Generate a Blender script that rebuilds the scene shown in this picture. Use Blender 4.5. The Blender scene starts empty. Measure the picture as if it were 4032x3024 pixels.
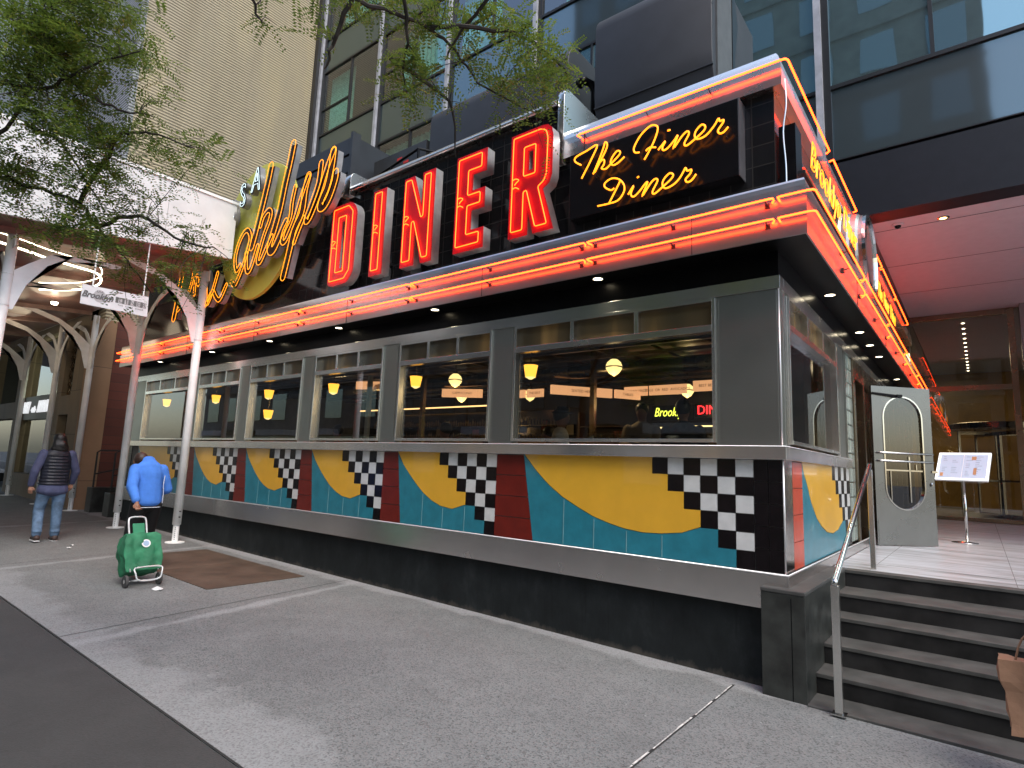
import bpy, bmesh, math, random
from mathutils import Vector, Matrix
R=math.radians
random.seed(7)
sc=bpy.context.scene
COL=sc.collection
# ------------------------------------------------------------------ camera
YAW,PITCH,ROLL=-.6711,.1395,.0389
cy,sy,cp,sp=math.cos(YAW),math.sin(YAW),math.cos(PITCH),math.sin(PITCH)
_d=Vector((sy*cp,cy*cp,sp)); _r=Vector((cy,-sy,0)); _u=_r.cross(_d)
c_,s_=math.cos(ROLL),math.sin(ROLL)
_r,_u=c_*_r+s_*_u,-s_*_r+c_*_u
cam=bpy.data.cameras.new('camera'); cam.sensor_width=36; cam.lens=2320.46/4032*36
cam.clip_start=.05; cam.clip_end=2000
co=bpy.data.objects.new('camera',cam); COL.objects.link(co)
M=Matrix((_r,_u,-_d)).transposed().to_4x4(); M.translation=Vector((1.2917,-5.3172,.7874))
co.matrix_world=M; sc.camera=co
sc.render.resolution_x=1024; sc.render.resolution_y=768
# ------------------------------------------------------------------ light
SUN_EL,SUN_AZ=R(58),R(118)      # azimuth measured clockwise from +y
w=bpy.data.worlds.new('World'); sc.world=w; w.use_nodes=True
nt=w.node_tree; bg=nt.nodes['Background']; sk=nt.nodes.new('ShaderNodeTexSky'); sk.sky_type='NISHITA'
sk.sun_disc=False; sk.sun_elevation=SUN_EL; sk.sun_rotation=SUN_AZ; sk.air_density=1.3; sk.dust_density=2.5
nt.links.new(sk.outputs[0],bg.inputs[0]); bg.inputs[1].default_value=.15
sd=bpy.data.lights.new('sun','SUN'); sd.energy=.8; sd.angle=R(25); sd.color=(1,.95,.88)
so=bpy.data.objects.new('sun',sd); COL.objects.link(so)
sdir=Vector((math.sin(SUN_AZ)*math.cos(SUN_EL),math.cos(SUN_AZ)*math.cos(SUN_EL),math.sin(SUN_EL)))
so.rotation_euler=sdir.to_track_quat('Z','Y').to_euler(); so.location=(20,-20,40)
vs=sc.view_settings; vs.view_transform='Standard'; vs.look='None'; vs.gamma=1; vs.exposure=1.25
sc.render.engine='CYCLES'
sc.cycles.max_bounces=8; sc.cycles.transparent_max_bounces=16; sc.cycles.glossy_bounces=5
sc.cycles.sample_clamp_indirect=6

# ------------------------------------------------------------------ materials
class N:
    def __init__(s,name):
        s.m=bpy.data.materials.new(name); s.m.use_nodes=True; s.t=s.m.node_tree
        s.b=s.t.nodes['Principled BSDF']; s.o=s.t.nodes['Material Output']
    def n(s,t,**k):
        x=s.t.nodes.new('ShaderNode'+t)
        for a,v in k.items():
            if a.startswith('i_'): x.inputs[a[2:]].default_value=v
            else: setattr(x,a,v)
        return x
    def l(s,a,b): s.t.links.new(a,b)
    def co(s,scale=(1,1,1),rot=(0,0,0),kind='Object'):
        tc=s.n('TexCoord'); mp=s.n('Mapping'); mp.inputs['Scale'].default_value=scale; mp.inputs['Rotation'].default_value=rot
        s.l(tc.outputs[kind],mp.inputs[0]); return mp.outputs[0]
    def noise(s,scale,vec=None,detail=4,rough=.55,dist=0):
        x=s.n('TexNoise'); x.inputs['Scale'].default_value=scale; x.inputs['Detail'].default_value=detail; x.inputs['Roughness'].default_value=rough; x.inputs['Distortion'].default_value=dist
        s.l(vec if vec else s.co(),x.inputs['Vector']); return x.outputs['Fac']
    def ramp(s,fac,stops):
        x=s.n('ValToRGB'); e=x.color_ramp.elements
        while len(e)<len(stops): e.new(.5)
        for q,(p,c) in zip(e,stops):
            q.position=p; q.color=c if len(c)==4 else (*c,1)
        s.l(fac,x.inputs[0]); return x.outputs[0]
    def mapr(s,v,a,b):
        x=s.n('MapRange'); x.inputs[1].default_value=a; x.inputs[2].default_value=b; s.l(v,x.inputs[0]); return x.outputs[0]
    def mix(s,f,a,b,mode='MIX'):
        x=s.n('Mix',data_type='RGBA',blend_type=mode)
        for v,i in ((f,0),(a,6),(b,7)):
            if hasattr(v,'is_linked') or hasattr(v,'links'): s.l(v,x.inputs[i])
            else: x.inputs[i].default_value=v if i==0 else (*v,1) if len(v)==3 else v
        return x.outputs[2]
    def bump(s,h,strength=.3,dist=.01,nrm=None):
        x=s.n('Bump'); x.inputs['Strength'].default_value=strength; x.inputs['Distance'].default_value=dist
        s.l(h,x.inputs['Height'])
        if nrm: s.l(nrm,x.inputs['Normal'])
        s.l(x.outputs[0],s.b.inputs['Normal']); return x.outputs[0]
def simple(name,col,rough=.5,metal=0,var=.12,scale=6,bump=0,bscale=60,spec=.5,roughvar=0,coat=0):
    m=N(name); b=m.b; b.inputs['Roughness'].default_value=rough; b.inputs['Metallic'].default_value=metal
    b.inputs['Specular IOR Level'].default_value=spec; b.inputs['Coat Weight'].default_value=coat
    f=m.noise(scale,detail=6)
    lo=tuple(max(0,c*(1-var*1.6)) for c in col); hi=tuple(min(1,c*(1+var*1.2)) for c in col)
    m.l(m.ramp(f,[(.3,lo),(.7,hi)]),b.inputs['Base Color'])
    if roughvar:
        m.l(m.ramp(m.noise(scale*.7,detail=5),[(.3,(rough-roughvar,)*3),(.7,(rough+roughvar,)*3)]),b.inputs['Roughness'])
    if bump: m.bump(m.noise(bscale,detail=3),bump,.01)
    return m.m
def emit(name,col,st):
    m=N(name); b=m.b; b.inputs['Base Color'].default_value=(*[min(1,c*.6) for c in col],1); b.inputs['Emission Color'].default_value=(*col,1); b.inputs['Emission Strength'].default_value=st
    return m.m
def steel(name,base=.5,rough=.26,wav=.35,tint=(1,.985,.95),stretch=(1,1,60)):
    m=N(name); b=m.b; b.inputs['Metallic'].default_value=1
    v=m.co(stretch); f=m.noise(9,v,detail=3)
    lo=tuple(base*.95*t for t in tint); hi=tuple(base*1.03*t for t in tint)
    big=m.noise(1.3,m.co(),detail=4)
    c1=m.ramp(f,[(.3,lo),(.7,hi)])
    m.l(m.mix(.35,c1,m.ramp(big,[(.3,tuple(x*.86 for x in lo)),(.7,hi)]),'MIX'),b.inputs['Base Color'])
    m.l(m.ramp(m.noise(2.2,detail=5),[(.25,(rough-.03,)*3),(.75,(rough+.05,)*3)]),b.inputs['Roughness'])
    if wav>.28: m.bump(m.noise(1.1,detail=1),wav,.012)
    return m.m
def glass(name,tint=(.75,.8,.78),ior=1.5,rough=.01,boost=0,dirt=.0,wav=0):
    m=N(name); t=m.n('BsdfTransparent'); t.inputs[0].default_value=(*tint,1)
    g=m.n('BsdfGlossy'); g.inputs['Roughness'].default_value=rough; g.inputs['Color'].default_value=(.95,.97,1,1)
    fr=m.n('Fresnel'); fr.inputs[0].default_value=ior
    a0=m.n('Math',operation='ADD',use_clamp=True); a0.inputs[1].default_value=boost; m.l(fr.outputs[0],a0.inputs[0])
    gm=m.n('NewGeometry'); bf=m.n('Math',operation='SUBTRACT'); bf.inputs[0].default_value=1; m.l(gm.outputs['Backfacing'],bf.inputs[1])
    ad=m.n('Math',operation='MULTIPLY'); m.l(a0.outputs[0],ad.inputs[0]); m.l(bf.outputs[0],ad.inputs[1])
    mx=m.n('MixShader'); m.l(ad.outputs[0],mx.inputs[0]); m.l(t.outputs[0],mx.inputs[1]); m.l(g.outputs[0],mx.inputs[2])
    if wav:
        bm_=m.n('Bump'); bm_.inputs['Strength'].default_value=wav; bm_.inputs['Distance'].default_value=.02; m.l(m.noise(.8,detail=1),bm_.inputs['Height']); m.l(bm_.outputs[0],g.inputs['Normal'])
    m.l(mx.outputs[0],m.o.inputs[0]); return m.m

STEEL=steel('brushed_steel',.74,.24,.10,(1,.985,.94),stretch=(1,1,8))
STEELD=steel('pillar_steel',.36,.38,.10,(.97,1,.93))
STEELB=steel('band_steel',.70,.24,.25,(1,.96,.93),stretch=(3,3,.4))
FASCIA=steel('cornice_steel',.60,.30,.02,(1,.98,.97),(60,1,1))
ROOFST=steel('roof_band_steel',.8,.27,.03)
POL=steel('polished_steel',.6,.12,.0)
BRONZE=steel('bronze_frame',.3,.25,0,(1,.8,.55))
BLACK=simple('black_paint',(.004,.004,.005),.3,var=.2,spec=.14)
SOFF=simple('black_soffit',(.004,.004,.004),.35,var=.2,spec=.15)
DARKP=simple('dark_grey_panel',(.026,.029,.036),.5,var=.15,scale=2)
DUCT=simple('grey_duct',(.028,.030,.037),.55,var=.1,scale=3)
WHITEP=simple('white_paint',(.86,.87,.86),.45,var=.08,scale=3,bump=.05,bscale=20)
WHITES=simple('white_board',(.70,.71,.71),.5,var=.07,scale=2)
YEL=simple('yellow_tile',(.72,.39,.030),.28,var=.035,scale=5,coat=.25,bump=.04,bscale=14)
TEAL=simple('teal_tile',(.019,.19,.255),.28,var=.1,scale=7,coat=.25,bump=.04,bscale=14)
REDT=simple('red_tile',(.14,.012,.007),.35,var=.12,scale=7,spec=.35)
REDT2=simple('orange_red_tile',(.50,.06,.025),.3,var=.1,scale=7,coat=.2)
WTILE=simple('white_tile',(.62,.63,.62),.22,var=.06,scale=9,coat=.3)
BTILE=simple('black_tile',(.006,.004,.005),.22,var=.3,scale=9,spec=.3)
GROUT=simple('grout',(.16,.16,.15),.8)
GRN=simple('dark_granite',(.011,.0135,.015),.7,var=.45,scale=3,bump=.08,bscale=40,spec=.25)
def plinth_mat():
    m=N('stained_plinth'); tc=m.n('TexCoord'); sx_=m.n('SeparateXYZ'); m.l(tc.outputs['Object'],sx_.inputs[0])
    base=m.ramp(m.noise(2.2,m.co((1,1,.6)),detail=8,rough=.7),[(.3,(.005,.0065,.007)),(.55,(.012,.015,.016)),(.75,(.026,.030,.032))])
    g=m.n('Math',operation='MULTIPLY_ADD'); m.l(sx_.outputs[0],g.inputs[0]); g.inputs[1].default_value=.011; m.l(sx_.outputs[2],g.inputs[2])   # height above the sloping pavement
    a=m.n('Math',operation='MULTIPLY_ADD'); m.l(m.noise(7,m.co((1,1,.5)),detail=7,rough=.7),a.inputs[0]); a.inputs[1].default_value=-.22; m.l(g.outputs[0],a.inputs[2])
    f=m.ramp(m.mapr(a.outputs[0],-1.03,-.98),[(0,(.55,)*3),(1,(0,)*3)])
    drip=m.ramp(m.noise(3.5,m.co((6,6,.35)),detail=4),[(.60,(0,)*3),(.72,(.35,)*3)])
    c=m.mix(f,base,(.085,.075,.062)); c=m.mix(drip,c,(.003,.003,.003)); m.l(c,m.b.inputs['Base Color']); m.b.inputs['Roughness'].default_value=.7; m.b.inputs['Specular IOR Level'].default_value=.25
    m.bump(m.noise(40,detail=3),.08,.01); return m.m
PLM=plinth_mat()
STONEC=simple('cheek_granite',(.03,.033,.03),.4,var=.4,scale=5,bump=.05,bscale=50)
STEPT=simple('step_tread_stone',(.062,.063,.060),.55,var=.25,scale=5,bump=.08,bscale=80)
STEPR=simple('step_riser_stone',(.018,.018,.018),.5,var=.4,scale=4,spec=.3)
REDFACE=simple('red_letter_face',(.55,.0015,.008),.35,var=.15,scale=3)
SCRFACE=simple('dark_letter_face',(.010,.005,.003),.6,spec=.2)
RETURN=simple('letter_return_metal',(.36,.36,.36),.45,metal=.5,var=.15)
OLIVE=simple('olive_disk_paint',(.58,.56,.075),.4,var=.1,scale=1.2)
RED_NEON=emit('orange_red_neon',(1,.040,.004),8)
LET_NEON=emit('letter_neon',(1,.080,.006),3.4)
YEL_NEON=emit('yellow_neon',(1,.25,.008),1.35)
BRK_NEON=emit('amber_neon',(1,.29,.01),1.1)
WHT_NEON=emit('white_neon',(.75,.95,1),.6)
LAMP=emit('warm_lamp',(1,.44,.05),1.7)
LAMPW=emit('white_globe',(1,.74,.30),1.25)
MENU=emit('menu_light',(1,.50,.25),.62)
DOWN=emit('downlight_lens',(1,.86,.6),6)
LED=emit('led_rope',(1,.90,.62),3)
GLASSW=glass('diner_window_glass',(.72,.72,.68),1.5,.004,.07,wav=.04)
GLASSL=glass('lobby_glass',(.68,.68,.66),1.5,.01,.05)
TRANS=N('frosted_transom'); TRANS.b.inputs['Base Color'].default_value=(.10,.085,.05,1); TRANS.b.inputs['Roughness'].default_value=.22
TRANS.l(TRANS.ramp(TRANS.noise(2.2,TRANS.co((1,1,.25)),detail=2),[(.35,(.06,.05,.03)),(.6,(.13,.09,.04)),(.75,(.38,.23,.08))]),TRANS.b.inputs['Base Color'])  # amber patches are warm glints painted into the pane colour
TRANS=TRANS.m
FRAMED=simple('dark_frame',(.02,.021,.023),.4,metal=.3)
MULL=simple('silver_mullion',(.42,.43,.47),.4,metal=.1,var=.15,scale=4)
INT_W=simple('diner_interior_wall',(.035,.022,.014),.6,var=.3,scale=2)
INT_C=simple('diner_ceiling',(.022,.018,.014),.35)
WOOD=simple('warm_wood',(.13,.06,.022),.4,var=.3,scale=6)
SKIN=simple('skin',(.38,.2,.13),.55,var=.08,scale=8)
SKIN2=simple('brown_skin',(.22,.10,.055),.5,var=.08,scale=8)
HAIR=simple('black_hair',(.008,.007,.007),.45,var=.4,scale=40,bump=.5,bscale=60)
PLINTH=simple('concrete_base',(.3,.3,.28),.8)

def checker_wall():
    m=N('black_sign_tile'); b=m.b
    v=m.co((1,1,1)); br=m.n('TexBrick'); br.offset=0; br.inputs['Scale'].default_value=1
    br.inputs['Brick Width'].default_value=.2; br.inputs['Row Height'].default_value=.2; br.inputs['Mortar Size'].default_value=.006
    sp_=m.n('SeparateXYZ'); m.l(v,sp_.inputs[0]); ad=m.n('Math',operation='ADD'); m.l(sp_.outputs[0],ad.inputs[0]); m.l(sp_.outputs[1],ad.inputs[1])
    cb=m.n('CombineXYZ'); m.l(ad.outputs[0],cb.inputs[0]); m.l(sp_.outputs[2],cb.inputs[1]); m.l(cb.outputs[0],br.inputs['Vector'])
    br.inputs['Color1'].default_value=(.008,.008,.009,1); br.inputs['Color2'].default_value=(.012,.012,.013,1); br.inputs['Mortar'].default_value=(.03,.028,.027,1)
    m.l(br.outputs[0],b.inputs['Base Color']); b.inputs['Roughness'].default_value=.10; b.inputs['Specular IOR Level'].default_value=.3
    m.bump(m.noise(2.5,detail=1),.05,.02)
    return m.m
SIGNTILE=checker_wall()
def tan_ribbed(name,a,bcol,scale,axis='z'):
    m=N(name); v=m.co((1,1,1)); wv=m.n('TexWave'); wv.wave_type='BANDS'; wv.bands_direction='Z'; wv.inputs['Scale'].default_value=scale
    wv.inputs['Distortion'].default_value=.15; wv.inputs['Detail'].default_value=2; wv.inputs['Detail Scale'].default_value=3
    m.l(v,wv.inputs['Vector'])
    c=m.ramp(wv.outputs['Fac'],[(.0,tuple(x*.42 for x in a)),(.38,a),(1,tuple(min(1,x*1.08) for x in a))])
    st=m.noise(.35,m.co((1,1,.35)),detail=6,rough=.65)
    br=m.n('TexBrick'); br.inputs['Scale'].default_value=3; m.l(m.co(rot=(R(90),0,R(90))),br.inputs['Vector']); br.inputs['Color1'].default_value=(1,1,1,1); br.inputs['Color2'].default_value=(.88,.88,.86,1); br.inputs['Mortar'].default_value=(.8,.8,.8,1); br.inputs['Mortar Size'].default_value=.012
    c=m.mix(.6,c,br.outputs[0],'MULTIPLY')
    c=m.mix(m.ramp(st,[(.4,(0,)*3),(.62,(.75,)*3)]),c,bcol)
    st2=m.noise(.9,m.co((1,1.6,.22)),detail=5,rough=.6); c=m.mix(1.,c,m.ramp(st2,[(.3,(.88,.87,.86)),(.5,(1,1,1)),(.7,(1.13,1.11,1.04))]),'MULTIPLY')
    m.l(c,m.b.inputs['Base Color']); m.b.inputs['Roughness'].default_value=.75
    m.bump(wv.outputs['Fac'],.6,.03); return m.m
TAN=tan_ribbed('tan_ribbed_brick',(.47,.405,.27),(.32,.275,.20),3.4)
GREYRIB=tan_ribbed('grey_ribbed_brick',(.30,.32,.34),(.22,.23,.25),3.4)
def brick(name,c1,c2,mort,sx=1,rot=(R(90),0,R(90)),w=.24,h=.08):
    m=N(name); br=m.n('TexBrick'); m.l(m.co(rot=rot),br.inputs['Vector']); br.inputs['Scale'].default_value=1
    br.inputs['Brick Width'].default_value=w; br.inputs['Row Height'].default_value=h; br.inputs['Mortar Size'].default_value=.006
    br.inputs['Color1'].default_value=(*c1,1); br.inputs['Color2'].default_value=(*c2,1); br.inputs['Mortar'].default_value=(*mort,1)
    n=m.noise(1.2,detail=6); m.l(m.mix(.5,br.outputs[0],m.ramp(n,[(.3,(.6,.6,.6)),(.7,(1.1,1.1,1.1))]),'MULTIPLY'),m.b.inputs['Base Color'])
    m.b.inputs['Roughness'].default_value=.75; return m.m
BRICK=brick('dark_red_brick',(.14,.04,.028),(.10,.03,.022),(.05,.03,.025))
STONE=brick('limestone_block',(.26,.20,.13),(.22,.17,.11),(.07,.055,.04),rot=(R(90),0,0),w=3.0,h=1.2)
STONEX=brick('limestone_block_neon_lit',(.36,.22,.13),(.31,.19,.11),(.08,.06,.04),w=3.0,h=1.2)  # same limestone, with the orange neon light put into its colour
def concrete(name,base,speck=.5,dustc=None,dark=.8):
    m=N(name); b=m.b; big=m.noise(.55,detail=7,rough=.6); mid=m.noise(3.2,detail=6,rough=.7)
    c=m.ramp(big,[(.32,tuple(x*.80 for x in base)),(.68,tuple(x*1.12 for x in base))])
    c=m.mix(.35,c,m.ramp(mid,[(.3,tuple(x*.7 for x in base)),(.7,tuple(x*1.25 for x in base))]))
    vo=m.n('TexVoronoi'); vo.inputs['Scale'].default_value=95; m.l(m.co(),vo.inputs['Vector'])
    g=m.ramp(vo.outputs['Color'],[(.1,(.45,)*3),(.5,(1,)*3),(.93,(1.0,)*3),(1,(1.9,)*3)])
    c=m.mix(speck,c,g,'MULTIPLY')
    fl=m.n('TexVoronoi'); fl.inputs['Scale'].default_value=34; m.l(m.co(),fl.inputs['Vector'])
    spk=m.ramp(fl.outputs['Distance'],[(.0,(1,)*3),(.09,(1,)*3),(.13,(0,)*3)])
    rnd=m.ramp(fl.outputs['Color'],[(.86,(0,)*3),(.93,(.7,)*3)])
    c=m.mix(m.mix(1.,spk,rnd,'MULTIPLY'),c,tuple(min(1,x*2.6) for x in base))
    gv=m.n('TexVoronoi'); gv.inputs['Scale'].default_value=2.6; m.l(m.co(),gv.inputs['Vector'])
    gs=m.ramp(gv.outputs['Distance'],[(0,(1,)*3),(.035,(1,)*3),(.05,(0,)*3)]); gr=m.ramp(gv.outputs['Color'],[(.45,(0,)*3),(.5,(.7,)*3)])
    c=m.mix(m.mix(1.,gs,gr,'MULTIPLY'),c,tuple(x*.35 for x in base))
    sn=m.noise(1.1,m.co((1,1,1)),detail=9,rough=.75,dist=1.2); c=m.mix(m.ramp(sn,[(.52,(0,)*3),(.66,(.45,)*3)]),c,tuple(x*.62 for x in base))
    if dustc:
        # pale dusty band along the diner wall and along the outer joint, ragged edges
        tc=m.n('TexCoord'); sx_=m.n('SeparateXYZ'); m.l(tc.outputs['Object'],sx_.inputs[0])
        for centre,width,amt in ((.05,.34,.7),(-3.45,.62,.42)):
            a1=m.n('Math',operation='SUBTRACT'); m.l(sx_.outputs[1],a1.inputs[0]); a1.inputs[1].default_value=centre
            a2=m.n('Math',operation='ABSOLUTE'); m.l(a1.outputs[0],a2.inputs[0])
            nn=m.noise(1.6,detail=5); a3=m.n('Math',operation='MULTIPLY_ADD'); m.l(nn,a3.inputs[0]); a3.inputs[1].default_value=-.9*width*1.6; m.l(a2.outputs[0],a3.inputs[2])
            f=m.ramp(a3.outputs[0],[(.0,(amt,)*3),(.02,(amt,)*3),(.16,(0,)*3)])
            a4=m.n('Math',operation='ADD'); m.l(a3.outputs[0],a4.inputs[0]); a4.inputs[1].default_value=width*.62
            f=m.ramp(a4.outputs[0],[(.0,(amt,)*3),(width*.35,(amt*.8,)*3),(width*.6,(0,)*3)])
            c=m.mix(f,c,m.mix(.5,dustc,g,'MULTIPLY'))
        for xj in (-5.2,-9.3,-14.0):
            a1=m.n('Math',operation='MULTIPLY_ADD'); m.l(sx_.outputs[1],a1.inputs[0]); a1.inputs[1].default_value=.17; m.l(sx_.outputs[0],a1.inputs[2])
            a0=m.n('Math',operation='SUBTRACT'); m.l(a1.outputs[0],a0.inputs[0]); a0.inputs[1].default_value=xj-.3
            a2=m.n('Math',operation='ABSOLUTE'); m.l(a0.outputs[0],a2.inputs[0])
            nn=m.noise(2.3,detail=6); a3=m.n('Math',operation='MULTIPLY_ADD'); m.l(nn,a3.inputs[0]); a3.inputs[1].default_value=-.35; m.l(a2.outputs[0],a3.inputs[2])
            a4=m.n('Math',operation='ADD'); m.l(a3.outputs[0],a4.inputs[0]); a4.inputs[1].default_value=.18
            f=m.ramp(a4.outputs[0],[(.0,(.6,)*3),(.05,(.45,)*3),(.11,(0,)*3)]); c=m.mix(f,c,m.mix(.5,dustc,g,'MULTIPLY'))
    m.l(c,b.inputs['Base Color']); b.inputs['Roughness'].default_value=.82
    m.bump(vo.outputs['Distance'],.35,.004); return m.m
WALK=concrete('sidewalk_concrete',(.172,.181,.180),1.0,(.31,.325,.33))
SLAB=concrete('dark_slab_concrete',(.041,.042,.041),.35)
ROADM=concrete('asphalt',(.05,.05,.05),.6)
def marble():
    m=N('grey_veined_tile'); n=m.noise(1.5,m.co((.6,5,1)),detail=8,rough=.65,dist=.7)
    m.l(m.ramp(n,[(.3,(.15,.145,.15)),(.46,(.34,.345,.36)),(.6,(.50,.52,.56)),(.75,(.27,.27,.29))]),m.b.inputs['Base Color']); m.b.inputs['Roughness'].default_value=.3; return m.m
MARBLE=marble()
def plate_mat():
    m=N('rusty_diamond_plate'); n=m.noise(2.5,detail=6); c=m.ramp(n,[(.3,(.06,.04,.028)),(.7,(.12,.083,.06))])
    m.l(c,m.b.inputs['Base Color']); m.b.inputs['Roughness'].default_value=.6; m.b.inputs['Metallic'].default_value=.25
    wv=m.n('TexChecker'); wv.inputs['Scale'].default_value=34; m.l(m.co(rot=(0,0,R(45))),wv.inputs['Vector']); m.bump(wv.outputs['Fac'],.6,.006); return m.m
PLATE=plate_mat()
def facade_glass(name,c,rough=.03,refl=.45,tint=(.8,.95,.95)):
    m=N(name); b=m.b; n=m.noise(.5,m.co((1,1,.3)),detail=2)
    m.l(m.ramp(n,[(.3,tuple(x*.8 for x in c)),(.7,tuple(x*1.2 for x in c))]),b.inputs['Base Color']); b.inputs['Roughness'].default_value=.5
    g=m.n('BsdfGlossy'); g.inputs['Roughness'].default_value=rough; g.inputs['Color'].default_value=(*tint,1)
    bp=m.n('Bump'); bp.inputs['Strength'].default_value=.08; bp.inputs['Distance'].default_value=.05; m.l(m.noise(.7,detail=1),bp.inputs['Height']); m.l(bp.outputs[0],g.inputs['Normal'])
    fr=m.n('Fresnel'); fr.inputs[0].default_value=1.6; a=m.n('Math',operation='ADD',use_clamp=True); m.l(fr.outputs[0],a.inputs[0]); a.inputs[1].default_value=refl
    mx=m.n('MixShader'); m.l(a.outputs[0],mx.inputs[0]); m.l(b.outputs[0],mx.inputs[1]); m.l(g.outputs[0],mx.inputs[2]); m.l(mx.outputs[0],m.o.inputs[0]); return m.m
TGLASS=facade_glass('tower_vision_glass',(.02,.045,.046),.02,.30,(.62,.92,.95))
TSPAN=facade_glass('tower_spandrel_glass',(.010,.020,.022),.05,.10,(.7,.9,.95))
CURT=simple('pale_curtain',(.72,.84,.78),.8,var=.2,scale=9)
TGLC=glass('tower_curtain_glass',(.58,.80,.76),1.6,.02,.10)
PINKC=simple('white_lobby_ceiling',(.52,.50,.53),.6,var=.03)
LEAFM=N('locust_leaf'); LEAFM.b.inputs['Roughness'].default_value=.5
_oi=LEAFM.n('NewGeometry'); LEAFM.l(LEAFM.ramp(_oi.outputs['Random Per Island'],[(0,(.04,.08,.018)),(.5,(.085,.15,.026)),(.85,(.19,.26,.04)),(1,(.34,.30,.05))]),LEAFM.b.inputs['Base Color'])
_tr=LEAFM.n('BsdfTranslucent'); _tr.inputs[0].default_value=(.17,.25,.04,1); _mx=LEAFM.n('MixShader'); _mx.inputs[0].default_value=.35
LEAFM.l(LEAFM.b.outputs[0],_mx.inputs[1]); LEAFM.l(_tr.outputs[0],_mx.inputs[2]); LEAFM.l(_mx.outputs[0],LEAFM.o.inputs[0]); LEAFM=LEAFM.m
BARK=simple('dark_bark',(.035,.027,.022),.85,var=.4,scale=14,bump=.5,bscale=30)

# ------------------------------------------------------------------ helpers
def tag(o,label=None,cat=None,group=None,kind=None):
    for k,v in (('label',label),('category',cat),('group',group),('kind',kind)):
        if v: o[k]=v
    return o
def thing(name,label,cat,loc=(0,0,0),rz=0,group=None):
    o=bpy.data.objects.new(name,None); COL.objects.link(o); o.location=loc; o.rotation_euler=(0,0,rz); o.empty_display_size=.1
    return tag(o,label,cat,group)
def link(name,me,mat,parent=None,smooth=False,bevel=0):
    if mat is not None:
        me.materials.clear(); me.materials.append(mat)
    o=bpy.data.objects.new(name,me); COL.objects.link(o)
    if parent is not None:
        o.parent=parent
        o.matrix_parent_inverse=Matrix.Identity(4)
    if smooth:
        for p in me.polygons: p.use_smooth=True
    if bevel:
        b=o.modifiers.new('bevel','BEVEL'); b.width=bevel; b.segments=2; b.limit_method='ANGLE'; b.angle_limit=R(40)
    return o
class MB:
    def __init__(s): s.v=[];s.f=[]
    def add(s,vs,fs):
        k=len(s.v); s.v+=[tuple(p) for p in vs]; s.f+=[tuple(i+k for i in f) for f in fs]; return s
    def box(s,x0,x1,y0,y1,z0,z1,m=None):
        vs=[(x0,y0,z0),(x1,y0,z0),(x1,y1,z0),(x0,y1,z0),(x0,y0,z1),(x1,y0,z1),(x1,y1,z1),(x0,y1,z1)]
        if m: vs=[m@Vector(p) for p in vs]
        return s.add(vs,[(0,3,2,1),(4,5,6,7),(0,1,5,4),(1,2,6,5),(2,3,7,6),(3,0,4,7)])
    def hexa(s,b,t):  # b,t: 4 points each ccw seen from above
        return s.add(list(b)+list(t),[(0,3,2,1),(4,5,6,7),(0,1,5,4),(1,2,6,5),(2,3,7,6),(3,0,4,7)])
    def tube(s,pts,r,n=8,closed=False,cap=True):
        P=[Vector(p) for p in pts]; L=len(P); rs=r if isinstance(r,(list,tuple)) else [r]*L
        rings=[]; up=None
        for i,p in enumerate(P):
            a=P[i-1] if (i or closed) else p; b=P[(i+1)%L] if (i<L-1 or closed) else p
            d=(b-a)
            if d.length<1e-9: d=Vector((0,0,1))
            d.normalize()
            if up is None: up=Vector((0,0,1)) if abs(d.z)<.9 else Vector((1,0,0))
            sd=d.cross(up)
            if sd.length<1e-4: sd=d.orthogonal()
            sd.normalize(); up=sd.cross(d).normalized()
            rings.append([p+(sd*math.cos(2*math.pi*k/n)+up*math.sin(2*math.pi*k/n))*rs[i] for k in range(n)])
        vs=[q for g in rings for q in g]; fs=[]
        for i in range(L if closed else L-1):
            j=(i+1)%L
            for k in range(n): fs.append((i*n+k,i*n+(k+1)%n,j*n+(k+1)%n,j*n+k))
        if cap and not closed: fs.append(tuple(range(n-1,-1,-1))); fs.append(tuple((L-1)*n+k for k in range(n)))
        return s.add(vs,fs)
    def lathe(s,prof,c=(0,0,0),n=24,m=None):  # prof (r,z)
        vs=[];fs=[]
        for r,z in prof:
            for k in range(n):
                a=2*math.pi*k/n; p=Vector((c[0]+r*math.cos(a),c[1]+r*math.sin(a),c[2]+z)); vs.append(m@p if m else p)
        for i in range(len(prof)-1):
            for k in range(n): fs.append((i*n+k,i*n+(k+1)%n,(i+1)*n+(k+1)%n,(i+1)*n+k))
        fs.append(tuple(range(n-1,-1,-1))); fs.append(tuple((len(prof)-1)*n+k for k in range(n)))
        return s.add(vs,fs)
    def mesh(s,name):
        me=bpy.data.meshes.new(name); me.from_pydata(s.v,[],s.f)
        bm=bmesh.new(); bm.from_mesh(me); bmesh.ops.recalc_face_normals(bm,faces=bm.faces); bm.to_mesh(me); bm.free(); me.update(); return me
    def build(s,name,mat,parent=None,smooth=False,bevel=0): return link(name,s.mesh(name),mat,parent,smooth,bevel)
def bx(name,mat,parent,*b,bevel=0):
    return MB().box(*b).build(name,mat,parent,bevel=bevel)
def rnd(poly,r,n=3):   # round the corners of a closed 2-D polygon
    out=[];L=len(poly)
    for i,p in enumerate(poly):
        p=Vector(p); a=Vector(poly[i-1]); b=Vector(poly[(i+1)%L]); da=(a-p); db=(b-p)
        q=min(r,da.length*.45,db.length*.45); s=p+da.normalized()*q; e=p+db.normalized()*q
        for k in range(n+1):
            t=k/n; out.append(tuple(s*(1-t)**2+p*2*t*(1-t)+e*t*t))
    return out
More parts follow.
